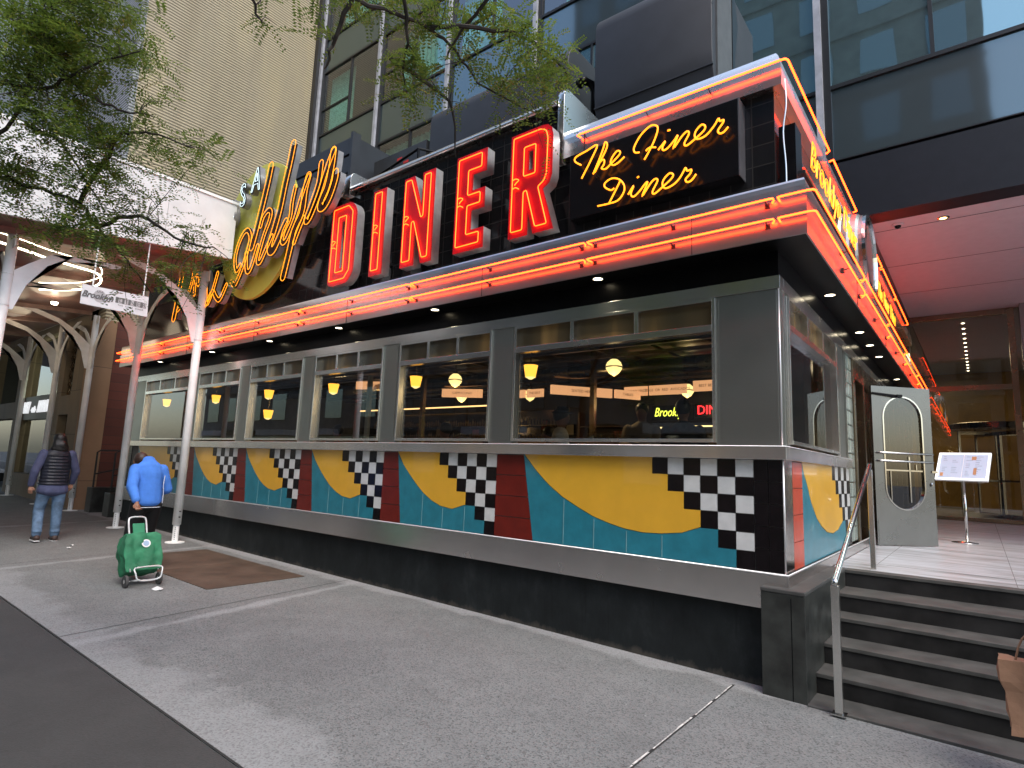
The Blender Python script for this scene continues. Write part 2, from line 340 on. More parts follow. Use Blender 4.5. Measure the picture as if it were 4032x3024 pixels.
def cmesh(polys,axis,a,b,bev=0):
    """flat plate with holes: polys of (u,v); axis y -> (x,z), x -> (y,z), z -> (x,y); between a and b"""
    cu=bpy.data.curves.new('c','CURVE'); cu.dimensions='2D'; cu.fill_mode='BOTH'; cu.extrude=abs(b-a)/2-bev; cu.bevel_depth=bev; cu.bevel_resolution=1
    for p in polys:
        sp=cu.splines.new('POLY'); sp.points.add(len(p)-1)
        for q,(u,v) in zip(sp.points,p): q.co=(u,v,0,1)
        sp.use_cyclic_u=True
    o=bpy.data.objects.new('c',cu); COL.objects.link(o); dg=bpy.context.evaluated_depsgraph_get(); dg.update()
    me=bpy.data.meshes.new_from_object(o.evaluated_get(dg)); bpy.data.objects.remove(o); bpy.data.curves.remove(cu)
    mid=(a+b)/2
    for v in me.vertices:
        u,w_,t=v.co
        v.co={'y':(u,mid-t,w_),'x':(mid+t,u,w_),'z':(u,w_,mid+t)}[axis]
    return me
def plate(name,polys,axis,a,b,mat,parent,bev=0): return link(name,cmesh(polys,axis,a,b,bev),mat,parent)
def textmesh(txt,size,depth,mtx,sx=1,shear=0,spacing=1,bold=0,align='CENTER'):
    cu=bpy.data.curves.new('t','FONT'); cu.body=txt; cu.size=size; cu.extrude=depth; cu.align_x=align; cu.align_y='CENTER'; cu.shear=shear; cu.space_character=spacing; cu.offset=bold; cu.resolution_u=3
    o=bpy.data.objects.new('t',cu); COL.objects.link(o); dg=bpy.context.evaluated_depsgraph_get(); dg.update()
    me=bpy.data.meshes.new_from_object(o.evaluated_get(dg)); bpy.data.objects.remove(o); bpy.data.curves.remove(cu)
    for v in me.vertices: v.co=mtx@Vector((v.co.x*sx,v.co.y,v.co.z))
    return me
def wallmtx(x,y,z,axis='-y'):   # text plane facing -y or +x
    if axis=='-y': m=Matrix(((1,0,0),(0,0,-1),(0,1,0)))
    else: m=Matrix(((0,0,1),(1,0,0),(0,1,0)))
    m=m.to_4x4(); m.translation=(x,y,z); return m
def smoothpts(pts,n=4,closed=False):  # catmull-rom
    P=[Vector(p) for p in pts]; out=[]; L=len(P)
    for i in range(L if closed else L-1):
        p0=P[i-1] if (i or closed) else P[0]; p1=P[i]; p2=P[(i+1)%L]; p3=P[(i+2)%L] if (i+2<L or closed) else P[-1]
        for k in range(n):
            t=k/n; out.append(.5*((2*p1)+(p2-p0)*t+(2*p0-5*p1+4*p2-p3)*t*t+(3*p1-p0-3*p2+p3)*t**3))
    if not closed: out.append(P[-1])
    return out
def dup(o,parent=None):
    c=o.copy(); COL.objects.link(c); c.parent=parent
    for ch in list(o.children): dup(ch,c)
    return c

# ================================================================== GROUND
def gz(x): return -.9222-.011*x
def struct(o,kind='structure'): o['kind']=kind; return o
g=MB().add([(-400,-400,-1.6),(400,-400,-1.6),(400,400,-1.6),(-400,400,-1.6)],[(0,1,2,3)]).build('ground',ROADM); struct(g)
def slab(name,mat,x0,x1,y0,y1,dz=0,th=.3):
    m=MB(); m.hexa([(x0,y0,gz(x0)-th),(x1,y0,gz(x1)-th),(x1,y1,gz(x1)-th),(x0,y1,gz(x0)-th)],[(x0,y0,gz(x0)+dz),(x1,y0,gz(x1)+dz),(x1,y1,gz(x1)+dz),(x0,y1,gz(x0)+dz)])
    return struct(m.build(name,mat))
slab('sidewalk',WALK,-60,30,-3.44,14)
slab('dark_pavement',SLAB,-60,30,-6.3,-3.462,.0)
slab('road',ROADM,-60,30,-17,-6.3,-.16)
slab('far_pavement',WALK,-60,30,-22,-17,.0)
m=MB(); m.hexa([(-60,-6.46,gz(-60)-.3),(30,-6.46,gz(30)-.3),(30,-6.302,gz(30)-.3),(-60,-6.302,gz(-60)-.3)],[(-60,-6.46,gz(-60)+.004),(30,-6.46,gz(30)+.004),(30,-6.302,gz(30)+.004),(-60,-6.302,gz(-60)+.004)])
struct(m.build('kerb',PLINTH))
# joints in the pavement
JD=simple('joint_tar',(.02,.02,.02),.9); JW=simple('worn_white_joint_paint',(.5,.5,.48),.8,var=.5,scale=16)
m=MB(); z=lambda x:gz(x)+.004
def strip(mb,x0,y0,x1,y1,wd,dz=.004):
    d=Vector((x1-x0,y1-y0)).normalized(); n=Vector((-d.y,d.x))*wd/2
    mb.add([(x0-n.x,y0-n.y,gz(x0)+dz),(x1-n.x,y1-n.y,gz(x1)+dz),(x1+n.x,y1+n.y,gz(x1)+dz),(x0+n.x,y0+n.y,gz(x0)+dz)],[(0,1,2,3)])
for xj in (-5.2,-9.3,-14,4.2):
    strip(m,xj-.02,-3.44,xj-.5,0.0,.010)
strip(m,-60,-3.452,30,-3.452,.012)
struct(m.build('pavement_joint',JD))
m=MB(); random.seed(3); y=-3.2
while y<-.15:
    ln=random.uniform(.12,.5); strip(m,-.405+random.uniform(-.003,.003),y,-.405,min(y+ln,-.13),random.uniform(.008,.014)); y+=ln+random.choice((0,.01,.03,.06))
struct(m.build('joint_paint',JW))
m=MB(); strip(m,-.4,-3.44,-.4,-.1,.022,.002); struct(m.build('paint_joint_gap',JD))
# brown cellar plate
pl=thing('cellar_door','rusty brown diamond-plate cellar doors set in the pavement beside the diner','cellar door')
for nm,(x0,x1) in (('door_leaf',(-9.22,-7.75)),('door_leaf',(-7.74,-6.26))):
    m=MB(); a,b=-1.68,-.33
    m.hexa([(x0,a,gz(x0)-.02),(x1,a,gz(x1)-.02),(x1,b,gz(x1)-.02),(x0,b,gz(x0)-.02)],[(x0,a,gz(x0)+.008),(x1,a,gz(x1)+.008),(x1,b,gz(x1)+.008),(x0,b,gz(x0)+.008)])
    m.build(nm,PLATE,pl)
for i,(x,y,lab) in enumerate(((-6.61,-2.11,'crumpled white paper scrap beside the shopping trolley wheel'),(-10.43,-1.97,'larger pale litter scrap behind the man in the vest'),(-10.75,-1.85,'small pale litter scrap behind the man in the vest'))):
    s=(.11,.07,.05)[i]; m=MB(); n=9
    random.seed(20+i)
    ring=[(x+s*math.cos(k*6.283/n)*random.uniform(.6,1),y+.6*s*math.sin(k*6.283/n)*random.uniform(.6,1),gz(x)+random.uniform(.004,.02)) for k in range(n)]
    m.add([(x,y,gz(x)+.4*s)]+ring+[(x,y,gz(x)+.003)],[(0,1+k,1+(k+1)%n) for k in range(n)]+[(n+1,1+(k+1)%n,1+k) for k in range(n)])
    tag(m.build('paper_scrap',WHITES),lab,'litter')

# ================================================================== DINER BUILDING
D=thing('diner_building','stainless steel diner with colourful tiled lower walls and a black tiled sign wall','diner')
LX=-14.4
# plinth
m=MB(); m.hexa([(LX+.1,.04,-1.6),(-.02,.04,-1.6),(-.02,13.2,-1.6),(LX+.1,13.2,-1.6)],[(LX+.1,.04,-.2),(-.02,.04,-.2),(-.02,13.2,-.2),(LX+.1,13.2,-.2)])
m.build('plinth_wall',PLM,D)
# lower steel band with small top lip (front + side return)
m=MB(); m.box(LX,.0,-.03,.0,-.288,-.012); m.box(0.0,.03,-.03,4.5,-.288,-.012); m.build('lower_band',STEELB,D,bevel=.003)
LIPM=simple('edge_highlight_metal',(.75,.75,.75),.35,metal=.5,var=.05)  # paler than the steel: edge highlights are put into this colour
m=MB(); m.tube([(LX,-.024,-.003),(.024,-.024,-.003),(.024,4.5,-.003)],.008,8); m.build('band_lip',LIPM,D,smooth=True)
m=MB(); m.tube([(LX,-.055,1.043),(.036,-.055,1.043),(.036,3.2,1.043)],.005,8); m.build('ledge_lip',LIPM,D,smooth=True)  # lip added to draw the highlight along the ledge top
# core wall behind tiles
m=MB(); m.box(LX+.02,-.02,.012,.16,-.2,1.0); m.box(-.16,-.0125,.16,2.52,-.2,1.0); m.box(LX+.02,LX+.16,.16,13.2,-.2,2.7); m.build('core_wall',GROUT,D)
T=.1563; H=.93
def checks(x1,parent,axis='y',steps=6,w_=T,y=(-.0,.012)):
    """staircase of checks, right aligned at x1"""
    B=MB();W=MB(); g_=.0035
    for r in range(steps):
        n=steps-r
        for k in range(n):
            xa=x1-(n-k)*w_; za=H-(r+1)*T*H/(6*T); zb=H-r*T*H/(6*T)
            t=B if (k%2==0) else W
            if axis=='y': t.box(xa+g_,xa+w_-g_,y[0],y[1],za+g_,zb-g_)
            else: t.box(y[0],y[1],xa+g_,xa+w_-g_,za+g_,zb-g_)
    B.build('black_check_tiles',BTILE,parent); W.build('white_check_tiles',WTILE,parent)
HZ=H/6
TGROUT=simple('teal_grout',(.16,.33,.36),.6)
def panel(xl_t,xl_b,x1,curve):
    """curve: (x,z) from top left to where it meets the staircase"""
    st=[]
    for r in range(3,-1,-1):
        xx=x1-(6-r)*T; st+=[(xx,H-(r+1)*HZ),(xx,H-r*HZ)]
    st=[(x,z) for x,z in st]
    yl=[(curve[0][0],H)]+curve[1:-1]+[(x1-3*T,curve[-1][1])]+st
    yl2=[(a,b) for a,b in yl]
    plate('yellow_tiles',[yl2],'y',-.002,.012,YEL,D)
    low=[(xl_t,H)]+[(xl_b,.004),(x1-T,.004),(x1-T,HZ),(x1-2*T,HZ),(x1-2*T,2*HZ),(x1-3*T-.001,2*HZ)]
    up=[(x1-3*T-.001,curve[-1][1]-.006)]+[(a-.004,b-.006) for a,b in reversed(curve[1:-1])]+[(curve[0][0]-.012,H)]
    plate('teal_tiles',[low+up],'y',-.001,.012,TEAL,D)
    # vertical joints of the teal tiles
    m=MB(); n=int((x1-xl_b)/.36)
    for k in range(1,n+1):
        x=x1-3*T-(k-1)*.365
        if x<xl_b+.1: break
        zt=None
        for (a,b),(c,d) in zip(curve,curve[1:]):
            if a<=x<=c: zt=b+(d-b)*(x-a)/(c-a+1e-9)
        if zt: bx('tile_joint',TGROUT,D,x-.004,x+.004,-.0035,.0,.005,zt-.02)
C6=[(-2.703,.934),(-2.62,.84),(-2.529,.749),(-2.364,.611),(-2.194,.499),(-2.0,.405),(-1.814,.325),(-1.64,.275),(-1.465,.237),(-1.27,.218),(-1.082,.226),(-.881,.253),(-.713,.318)]
panel(-2.72,-2.56,-.24,C6); checks(-.24,D)
C5=[(-6.84,.93),(-6.719,.764),(-6.593,.643),(-6.45,.52),(-6.316,.419),(-6.15,.33),(-5.995,.277),(-5.798,.254),(-5.585,.318)]
for i in range(5):
    off=-2.01*i
    rl=-3.11+off; rb=-2.557 if i==0 else -2.70+off; rt=-2.722 if i==0 else -2.82+off
    redm=MB()
    for k in range(4):
        z0,z1=.004+k*(H-.004)/4,(k+1)*(H-.004)/4
        f=lambda z: rb+(rt-rb)*z/H-.004
        redm.add([(rl+.003,-.001,z0),(f(z0),-.001,z0),(f(z1),-.001,z1-.005),(rl+.003,-.001,z1-.005),(rl+.003,.012,z0),(f(z0),.012,z0),(f(z1),.012,z1-.005),(rl+.003,.012,z1-.005)],[(0,1,2,3),(7,6,5,4),(0,4,5,1),(1,5,6,2),(2,6,7,3),(3,7,4,0)])
    redm.build('red_tile_strip',REDT,D)
    x1=-3.11+off
    if i<4:
        cv=[(a+2.01+off,b) for a,b in C5]
        panel(-2.82-2.01+off,-2.70-2.01+off,x1,cv); checks(x1,D)
# leftmost big bay mirrors the big right one
off=-11.16+.24
C0=[(a+off,b) for a,b in C6]; panel(-2.72+off,-2.56+off,-11.16,C0); checks(-11.16,D)
# black tile strip at the corner
m=MB()
for r in range(5):
    for k in range(2):
        m.box(-.237+k*.117,-.237+k*.117+.112,-.001,.012,.006+r*.185,.006+(r+1)*.185-.005)
m.build('black_tile_strip',BTILE,D)
m=MB()
for r in range(6): m.box(LX+.02,LX+.4,-.001,.012,.006+r*.154,.006+(r+1)*.154-.004)
m.build('black_tile_strip',BTILE,D)
MB().tube([(.0,-.001,.003),(.0,-.001,.93)],.008,8).build('corner_bead',LIPM,D,smooth=True)
# side wall tiles (plane x=0, facing +x)
m=MB(); m.box(-.012,.001,.022,.29,.004,.93); m.build('mirror_strip',POL,D)
m=MB()
for k in range(4): m.box(-.012,.001,.297,.655,.004+k*.2315,.004+(k+1)*.2315-.006)
m.build('side_red_tiles',REDT2,D)
SC=[(.664,.925),(.73,.83),(.834,.741),(.99,.567),(1.236,.395),(1.45,.31),(1.7,.24),(2.008,.21),(2.3,.23),(2.56,.31)]
SW=.18; X1=3.14
st=[]
for r in range(3,-1,-1):
    xx=X1-(6-r)*SW; st+=[(xx,H-(r+1)*HZ),(xx,H-r*HZ)]
plate('side_yellow_tiles',[[(SC[0][0],H)]+SC[1:-1]+[(X1-3*SW,.31)]+st],'x',-.012,.002,YEL,D)
plate('side_teal_tiles',[[(.656,H),(.656,.004),(X1-SW,.004),(X1-SW,HZ),(X1-2*SW,HZ),(X1-2*SW,2*HZ),(X1-3*SW-.001,2*HZ),(X1-3*SW-.001,.30)]+[(a,b-.006) for a,b in reversed(SC[1:-1])]],'x',-.012,.001,TEAL,D)
B=MB();W=MB()
for r in range(6):
    for k in range(6-r):
        t=B if k%2==0 else W; ya=X1-(6-r-k)*SW
        t.box(-.012,.001,ya+.003,ya+SW-.003,H-(r+1)*HZ+.003,H-r*HZ-.003)
B.build('side_black_checks',BTILE,D); W.build('side_white_checks',WTILE,D)
# ledge
m=MB(); m.hexa([(LX,-.06,.931),(.04,-.06,.931),(.04,.05,.931),(LX,.05,.931)],[(LX,-.06,1.045),(.04,-.06,1.045),(.04,.05,1.045),(LX,.05,1.045)])
m.box(-.05,.04,.0502,3.2,.931,1.045)
m.build('window_ledge',STEELB,D,bevel=.004)
# windows on the front
wins=[(-2.905,-.557)]+[(-4.915-2.01*k,-3.257-2.01*k) for k in range(4)]+[(-13.6,-11.28)]
Z0,Z1,ZA,ZB,ZT=1.108,2.10,2.10,2.163,2.37
def window(x0,x1,pl='y',sgn=1):
    f=MB(); j=.028
    def b(a0,a1,z0,z1,d0=-.02,d1=.07):
        if pl=='y': f.box(a0,a1,d0,d1,z0,z1)
        else: f.box(-d1,-d0,a0,a1,z0,z1)
    b(x0,x0+j,1.075,2.42); b(x1-j,x1,1.075,2.42); b(x0+j,x1-j,1.075,1.108,-.024); b(x0+j,x1-j,ZA,ZB); b(x0+j,x1-j,2.385,2.42)
    w3=(x1-x0-2*j)/3
    for k in (1,2): b(x0+j+k*w3-.022,x0+j+k*w3+.022,ZB,2.385)
    fr=f.build('window',STEEL,D,bevel=.002)
    g1=MB()
    if pl=='y': g1.box(x0+j,x1-j,.052,.058,1.108,ZA)
    else: g1.box(-.058,-.052,x0+j,x1-j,1.108,ZA)
    g1.build('window_pane',GLASSW,fr)
    for k in range(3):
        g2=MB(); a0=x0+j+k*w3+(.022 if k else 0); a1=x0+j+(k+1)*w3-(.022 if k<2 else 0)
        if pl=='y': g2.box(a0,a1,.045,.055,ZB,2.385)
        else: g2.box(-.055,-.045,a0,a1,ZB,2.385)
        g2.build('transom_pane',TRANS,fr)
for a,b in wins: window(a,b)
window(.26,2.50,'x')
# steel pillars between windows
edges=[(-.557,.0)]+[(-3.257,-2.905)]+[(-5.267-2.01*k+.002,-4.915-2.01*k) for k in range(3)]+[(-11.28,-10.945),(LX,-13.6)]
for i,(a,b) in enumerate(edges):
    m=MB(); m.box(a,b,.001,.12,1.046,2.42)
    if i: m.box(a+.045,b-.045,-.006,.0008,1.08,2.40)
    else: m.box(a+.03,b-.02,-.005,.0008,1.06,2.41)
    m.build('pillar',STEELD,D,bevel=.003)
bx('side_pillar',STEEL,D,-.12,-.001,.121,.26,1.046,2.42,bevel=.003); bx('side_pillar',STEEL,D,-.12,-.001,2.50,2.68,1.046,2.42,bevel=.003)
MB().tube([(-.004,.002,1.046),(-.004,.002,2.42)],.008,8).build('corner_trim',LIPM,D,smooth=True)
# header band
m=MB(); m.box(LX,.012,-.012,.12,2.421,2.54); m.box(-.12,.012,.1202,13.2,2.421,2.54); m.build('header_band',STEEL,D,bevel=.003)
# black strip above header
m=MB(); m.box(LX,.0,.0,.12,2.541,2.764); m.box(-.12,.0,.1202,13.2,2.541,2.764); m.build('black_frieze',BLACK,D)
# soffit + cornice
m=MB(); m.box(LX-.05,.295,-.29,.02,2.766,2.80); m.box(-.02,.295,.0202,13.25,2.766,2.80); m.build('soffit',SOFF,D)
CB,CT=2.757,3.249
def bandsweep(name,mat,x0,y1,prof):
    """prof: (outset,z) swept along the front then round the corner down the side"""
    m=MB(); n=len(prof); vs=[]
    for (o_,z_) in prof: vs.append((x0,-o_,z_))
    for (o_,z_) in prof: vs.append((o_,-o_,z_))
    for (o_,z_) in prof: vs.append((o_,y1,z_))
    fs=[]
    for j in (0,1):
        for k in range(n-1): fs.append((j*n+k,(j+1)*n+k,(j+1)*n+k+1,j*n+k+1))
        fs.append((j*n+n-1,(j+1)*n+n-1,(j+1)*n,j*n))
    fs.append(tuple(range(n))); fs.append(tuple(2*n+k for k in range(n-1,-1,-1)))
    return m.add(vs,fs).build(name,mat,D)
bandsweep('cornice_fascia',FASCIA,-14.55,13.25,[(.285,CB),(.30,CB),(.304,2.86),(.305,2.98),(.303,3.10),(.299,3.18),(.293,3.225),(.284,3.2465),(.24,3.2465)])
m=MB(); m.box(-14.55,.2395,-.2395,.0,3.2,3.246); m.box(.0,.2395,.0002,13.25,3.2,3.246); m.build('cornice_top',ROOFST,D)
# cornice panel seams
m=MB()
for x in (-.66,-3.2,-5.8,-8.4,-11): m.box(x-.002,x+.002,-.307,-.300,CB+.004,CT-.15)
for y in (2.2,4.8,7.4): m.box(.300,.307,y-.002,y+.002,CB+.004,CT-.15)
m.build('cornice_seam',FRAMED,D)
# upper sign wall, right part (lower) and diner part (taller)
m=MB(); m.box(-2.32,0,0,.12,3.2465,4.36); m.box(-14.3,-2.321,0,.12,3.2465,5.03); m.box(-.12,0,.1202,13.2,3.2465,4.36)
m.build('sign_wall',SIGNTILE,D)
bandsweep('roof_band',ROOFST,-2.25,12.8,[(.0005,4.285),(.085,4.285),(.09,4.36),(.088,4.44),(.078,4.52),(.060,4.585),(.035,4.635),(.0,4.66),(-.3,4.662),(-.3,4.64)])
plate('sign_wall_coping',[[(-.0005,5.0),(-.105,5.0),(-.10,5.03),(-.06,5.085),(.0,5.118),(.5,5.122),(.5,5.09),(.0,5.09)]],'x',-6.25,-2.36,ROOFST,D); bx('sign_wall_coping',ROOFST,D,-14.3,-6.46,-.05,.0,4.98,5.03)
bx('coping_seam',FRAMED,D,-1.97,-1.955,-.0925,-.086,4.29,4.50)
# curved steel end caps
def endcap(x0,x1,zt,zb,yf):
    prof=[(yf,zb),(yf,zt-.09),(yf+.015,zt-.045),(yf+.045,zt-.014),(yf+.09,zt),(.9,zt-.02),(.9,zb)]
    return plate('curved_cap',[prof],'x',x0,x1,ROOFST,D,.003)
endcap(-2.345,-2.26,5.20,4.26,-.07); endcap(-6.44,-6.255,5.31,4.93,-.10)
# roof deck + interior shell
bx('roof_deck',DARKP,D,LX+.1,-.13,.13,13.1,3.5,3.56)
bx('interior_floor',simple('dark_floor_tiles',(.05,.03,.02),.3),D,LX+.17,-.17,.17,13.1,-.14,-.10)
bx('interior_ceiling',INT_C,D,LX+.17,-.13,.13,13.1,2.72,2.755)
m=MB()
for k in range(9): m.box(LX+.17,-.2,.9+k*.62,.9+k*.62+.05,2.55,2.60)
for k in range(16): m.box(-13.6+k*.86,-13.55+k*.86,.9,6.0,2.61,2.65)
m.build('ceiling_grid',simple('copper_grid',(.10,.065,.04),.3,metal=.7),D)
bx('interior_back_wall',INT_W,D,LX+.17,-.17,6.6,6.75,-.1,2.72)
bx('interior_wainscot',WOOD,D,LX+.17,-.17,.17,.20,-.1,1.0)

# side facade beyond the side window: glass block column, bronze entrance, far part
gb=MB()
for r in range(13):
    for k in range(2): gb.box(-.10,-.004,2.74+k*.235,2.74+k*.235+.225,.02+r*.185,.02+r*.185+.175)
GB=N('glass_block'); GB.b.inputs['Base Color'].default_value=(.32,.38,.34,1); GB.b.inputs['Roughness'].default_value=.12; GB.b.inputs['Transmission Weight'].default_value=.25; GB=GB.m
m=MB(); m.box(-.06,-.05,3.2,3.2,0,0)
gcol=gb.build('glass_blocks',GB,D,bevel=.012); gcol.location=(0,.43,0)
m=MB()
for r in range(14): m.box(-.06,-.03,3.16,3.63,.008+r*.185,.018+r*.185)
m.box(-.11,.004,3.14,3.165,-.1,2.42); m.box(-.11,.004,3.63,3.66,-.1,2.42); m.build('glass_block_frame',POL,D)
m=MB(); m.box(-.12,-.02,2.68,3.14,1.046,2.42); m.build('side_panel',STEELD,D)
m=MB(); m.box(-.15,.02,3.662,3.80,-.1,2.42); m.box(-.15,.02,4.52,4.62,-.1,2.42); m.box(-.15,.02,3.801,4.519,2.16,2.42); m.box(-.10,-.02,4.621,13.2,-.1,.06); m.box(-.10,-.02,4.621,13.2,2.2,2.42)
for k in range(8): m.box(-.12,.0,5.7+k*.98,5.76+k*.98,.06,2.2)
m.build('entrance_frame',BRONZE,D,bevel=.003)
bx('entrance_glass',GLASSL,D,-.07,-.06,4.62,13.2,.061,2.199)
bx('vestibule_wall',simple('brown_vestibule',(.07,.042,.02),.35,var=.3),D,-1.5,-.6,3.7,4.7,-.1,2.5)

# downlights
def downlight(x,y,label):
    t=thing('recessed_light',label,'recessed light',(x,y,2.766),0,'recessed lights in the diner soffit')
    MB().lathe([(.062,0),(.062,-.006),(.050,-.008),(.048,0)],n=20).build('trim_ring',POL,t)
    MB().lathe([(.047,.0),(.047,-.004),(.0,-.005)],n=20).build('lens',DOWN,t)
    return t
ords=['first','second','third','fourth','fifth','sixth']
for i,x in enumerate((-1.73,-4.14,-6.2,-8.16,-10.25,-12.65)):
    if i==0: dl0=downlight(x,-.14,'round recessed light in the soffit over the street windows, nearest the diner corner')
    else:
        c=dup(dl0); c.location=(x,-.14,2.766); c['label']=f'round recessed light in the front soffit, {ords[i]} from the diner corner'
for i,y in enumerate((1.64,3.65,4.6,5.6,8.2)):
    c=dup(dl0); c.location=(.12,y,2.766); c['label']=f'round recessed light in the side soffit towards the entrance, {ords[i]} from the diner corner'
for x in (-1.73,-4.14,-6.2,-8.16):
    l=bpy.data.lights.new('downlight_beam','SPOT'); l.energy=7; l.color=(1,.85,.6); l.spot_size=R(80); l.spot_blend=.7; l.shadow_soft_size=.04
    lo=bpy.data.objects.new('downlight_beam',l); COL.objects.link(lo); lo.location=(x,-.14,2.755)
for y in (1.64,3.65,5.6):
    l=bpy.data.lights.new('downlight_beam','SPOT'); l.energy=7; l.color=(1,.85,.6); l.spot_size=R(90); l.spot_blend=.7; l.shadow_soft_size=.04
    lo=bpy.data.objects.new('downlight_beam',l); COL.objects.link(lo); lo.location=(.12,y,2.755)

# ------------------------------------------------------------------ neon trims
def neon_run(name,label,zf,segs,r=.0085,side=None,corner=True,yf=-.375,xf=.38,zs=None):
    t=thing(name,label,'neon light')
    for a,b in segs:
        m=MB(); m.tube([(a+.03,yf+.035,zf-.0),(a,yf,zf),(b,yf,zf),(b-.03,yf+.035,zf)],r,8); m.build('tube',RED_NEON,t,smooth=True)
    return t
fsegs=[(-14.6,-12.2),(-12.15,-9.6),(-9.55,-7.0),(-6.95,-4.42),(-4.38,-1.77),(-1.73,.06)]
for (zz,lab,nm) in ((3.085,'upper of the two long orange-red neon tubes along the diner cornice','upper'),(2.904,'lower of the two long orange-red neon tubes along the diner cornice','lower')):
    t=thing('neon_strip',lab,'neon strip',group=None)
    for k,(a,b) in enumerate(fsegs):
        m=MB(); m.tube([(a+.02,-.31,zz-.01),(a,-.335,zz-.005),(a,-.37,zz),(a+.03,-.375,zz),(b-.03,-.375,zz),(b,-.37,zz),(b,-.335,zz-.005),(b-.02,-.31,zz-.01)],.0085,8); m.build('tube',RED_NEON,t,smooth=True)
    m=MB(); m.tube([(.10,-.31,zz-.01),(.10,-.37,zz),(.12,-.375,zz),(.33,-.375,zz),(.365,-.365,zz),(.38,-.34,zz),(.38,-.31,zz),(.38,2.2,zz),(.37,2.23,zz-.03),(.33,2.22,zz-.03)],.0085,8); m.build('tube',RED_NEON,t,smooth=True)
    for k,(a,b) in enumerate(((2.3,4.7),(4.75,7.2),(7.25,9.9),(9.95,12.6))):
        m=MB(); m.tube([(.33,a+.02,zz-.03),(.38,a,zz),(.38,b,zz),(.33,b-.02,zz-.03)],.0085,8); m.build('tube',RED_NEON,t,smooth=True)
    m=MB()
    for a,b in fsegs:
        for q in (a+.06,(a+b)/2,b-.06): m.tube([(q,-.30,zz-.03),(q,-.368,zz-.015)],.006,6); m.box(q-.02,q+.02,-.31,-.302,zz-.05,zz-.01)
    for a in (1.2,2.25,3.5,4.72,6,7.2,8.5): m.tube([(.305,a,zz-.03),(.372,a,zz-.015)],.006,6); m.box(.307,.33,a-.03,a+.03,zz-.05,zz-.01)
    m.build('tube_holder',FRAMED,t)
t=thing('neon_strip','single orange neon tube along the steel roof band above the black script sign','neon strip')
m=MB(); m.tube([(-2.0,-.10,4.455),(-2.02,-.15,4.462),(-1.99,-.16,4.462),(.10,-.16,4.462),(.14,-.15,4.462),(.155,-.12,4.462),(.155,-.09,4.462),(.155,1.72,4.462),(.12,1.74,4.45)],.009,8); m.build('tube',RED_NEON,t,smooth=True)
for a,b in ((1.95,3.6),(4.5,6.3),(6.4,8.5),(8.6,11.0)):
    m=MB(); m.tube([(.11,a,4.45),(.155,a,4.46),(.155,b,4.46),(.11,b,4.45)],.009,8); m.build('tube',RED_NEON,t,smooth=True)
m=MB()
for q in (-1.93,-1.2,-.55): m.tube([(q,-.09,4.43),(q,-.152,4.45)],.005,6)
m.build('tube_holder',FRAMED,t)

# ------------------------------------------------------------------ DINER letters
S=thing('diner_letter_sign','row of tall red block letters reading DINER with orange neon outlines','neon sign')
zb_,zt_=3.39,4.668
LT={'D':[rnd([(-6.413,zb_),(-6.413,zt_),(-5.93,zt_),(-5.785,4.52),(-5.785,3.54),(-5.93,zb_)],.12,5),[(-6.135,3.65),(-6.135,4.385),(-6.075,4.385),(-6.075,3.65)]],
'I':[[(-5.415,zb_),(-5.415,zt_),(-5.13,zt_),(-5.13,zb_)]],
'N':[[(-4.748,zb_),(-4.748,zt_),(-4.546,zt_),(-4.38,4.2),(-4.38,zt_),(-4.142,zt_),(-4.142,zb_),(-4.345,zb_),(-4.478,3.874),(-4.478,zb_)]],
'E':[[(-3.75,zb_),(-3.75,zt_),(-3.242,zt_),(-3.242,4.37),(-3.46,4.37),(-3.46,4.162),(-3.254,4.162),(-3.254,3.9),(-3.465,3.9),(-3.465,3.65),(-3.254,3.65),(-3.254,zb_)]],
'R':[[(-2.865,zb_),(-2.865,zt_),(-2.42,zt_),(-2.34,4.655),(-2.285,4.60),(-2.265,4.5),(-2.268,4.04),(-2.30,3.945),(-2.385,3.89),(-2.232,zb_),(-2.51,zb_),(-2.587,3.665),(-2.587,zb_)],[(-2.595,4.17),(-2.595,4.402),(-2.54,4.402),(-2.54,4.17)]]}
NT={'D':[[(-6.335,3.46),(-6.335,4.60),(-5.97,4.60),(-5.86,4.49),(-5.86,3.58),(-5.97,3.46)],[(-6.20,3.58),(-6.20,4.455),(-6.01,4.455),(-6.01,3.58)]],
'I':[[(-5.345,3.455),(-5.345,4.61),(-5.195,4.61),(-5.195,3.455)]],
'N':[[(-4.69,3.455),(-4.69,4.61),(-4.58,4.61),(-4.355,4.02),(-4.315,4.04),(-4.315,4.61),(-4.2,4.61),(-4.2,3.455),(-4.30,3.455),(-4.49,4.0),(-4.535,3.99),(-4.535,3.455)]],
'E':[[(-3.69,3.455),(-3.69,4.61),(-3.305,4.61),(-3.305,4.43),(-3.52,4.43),(-3.52,4.10),(-3.31,4.10),(-3.31,3.965),(-3.52,3.965),(-3.52,3.59),(-3.31,3.59),(-3.31,3.455)]],
'R':[[(-2.81,3.455),(-2.81,4.61),(-2.42,4.61),(-2.345,4.57),(-2.32,4.48),(-2.325,4.05),(-2.36,3.97),(-2.44,3.92),(-2.305,3.455),(-2.465,3.455),(-2.60,3.92),(-2.645,3.91),(-2.645,3.455)],[(-2.65,4.10),(-2.65,4.455),(-2.485,4.455),(-2.485,4.10)]]}
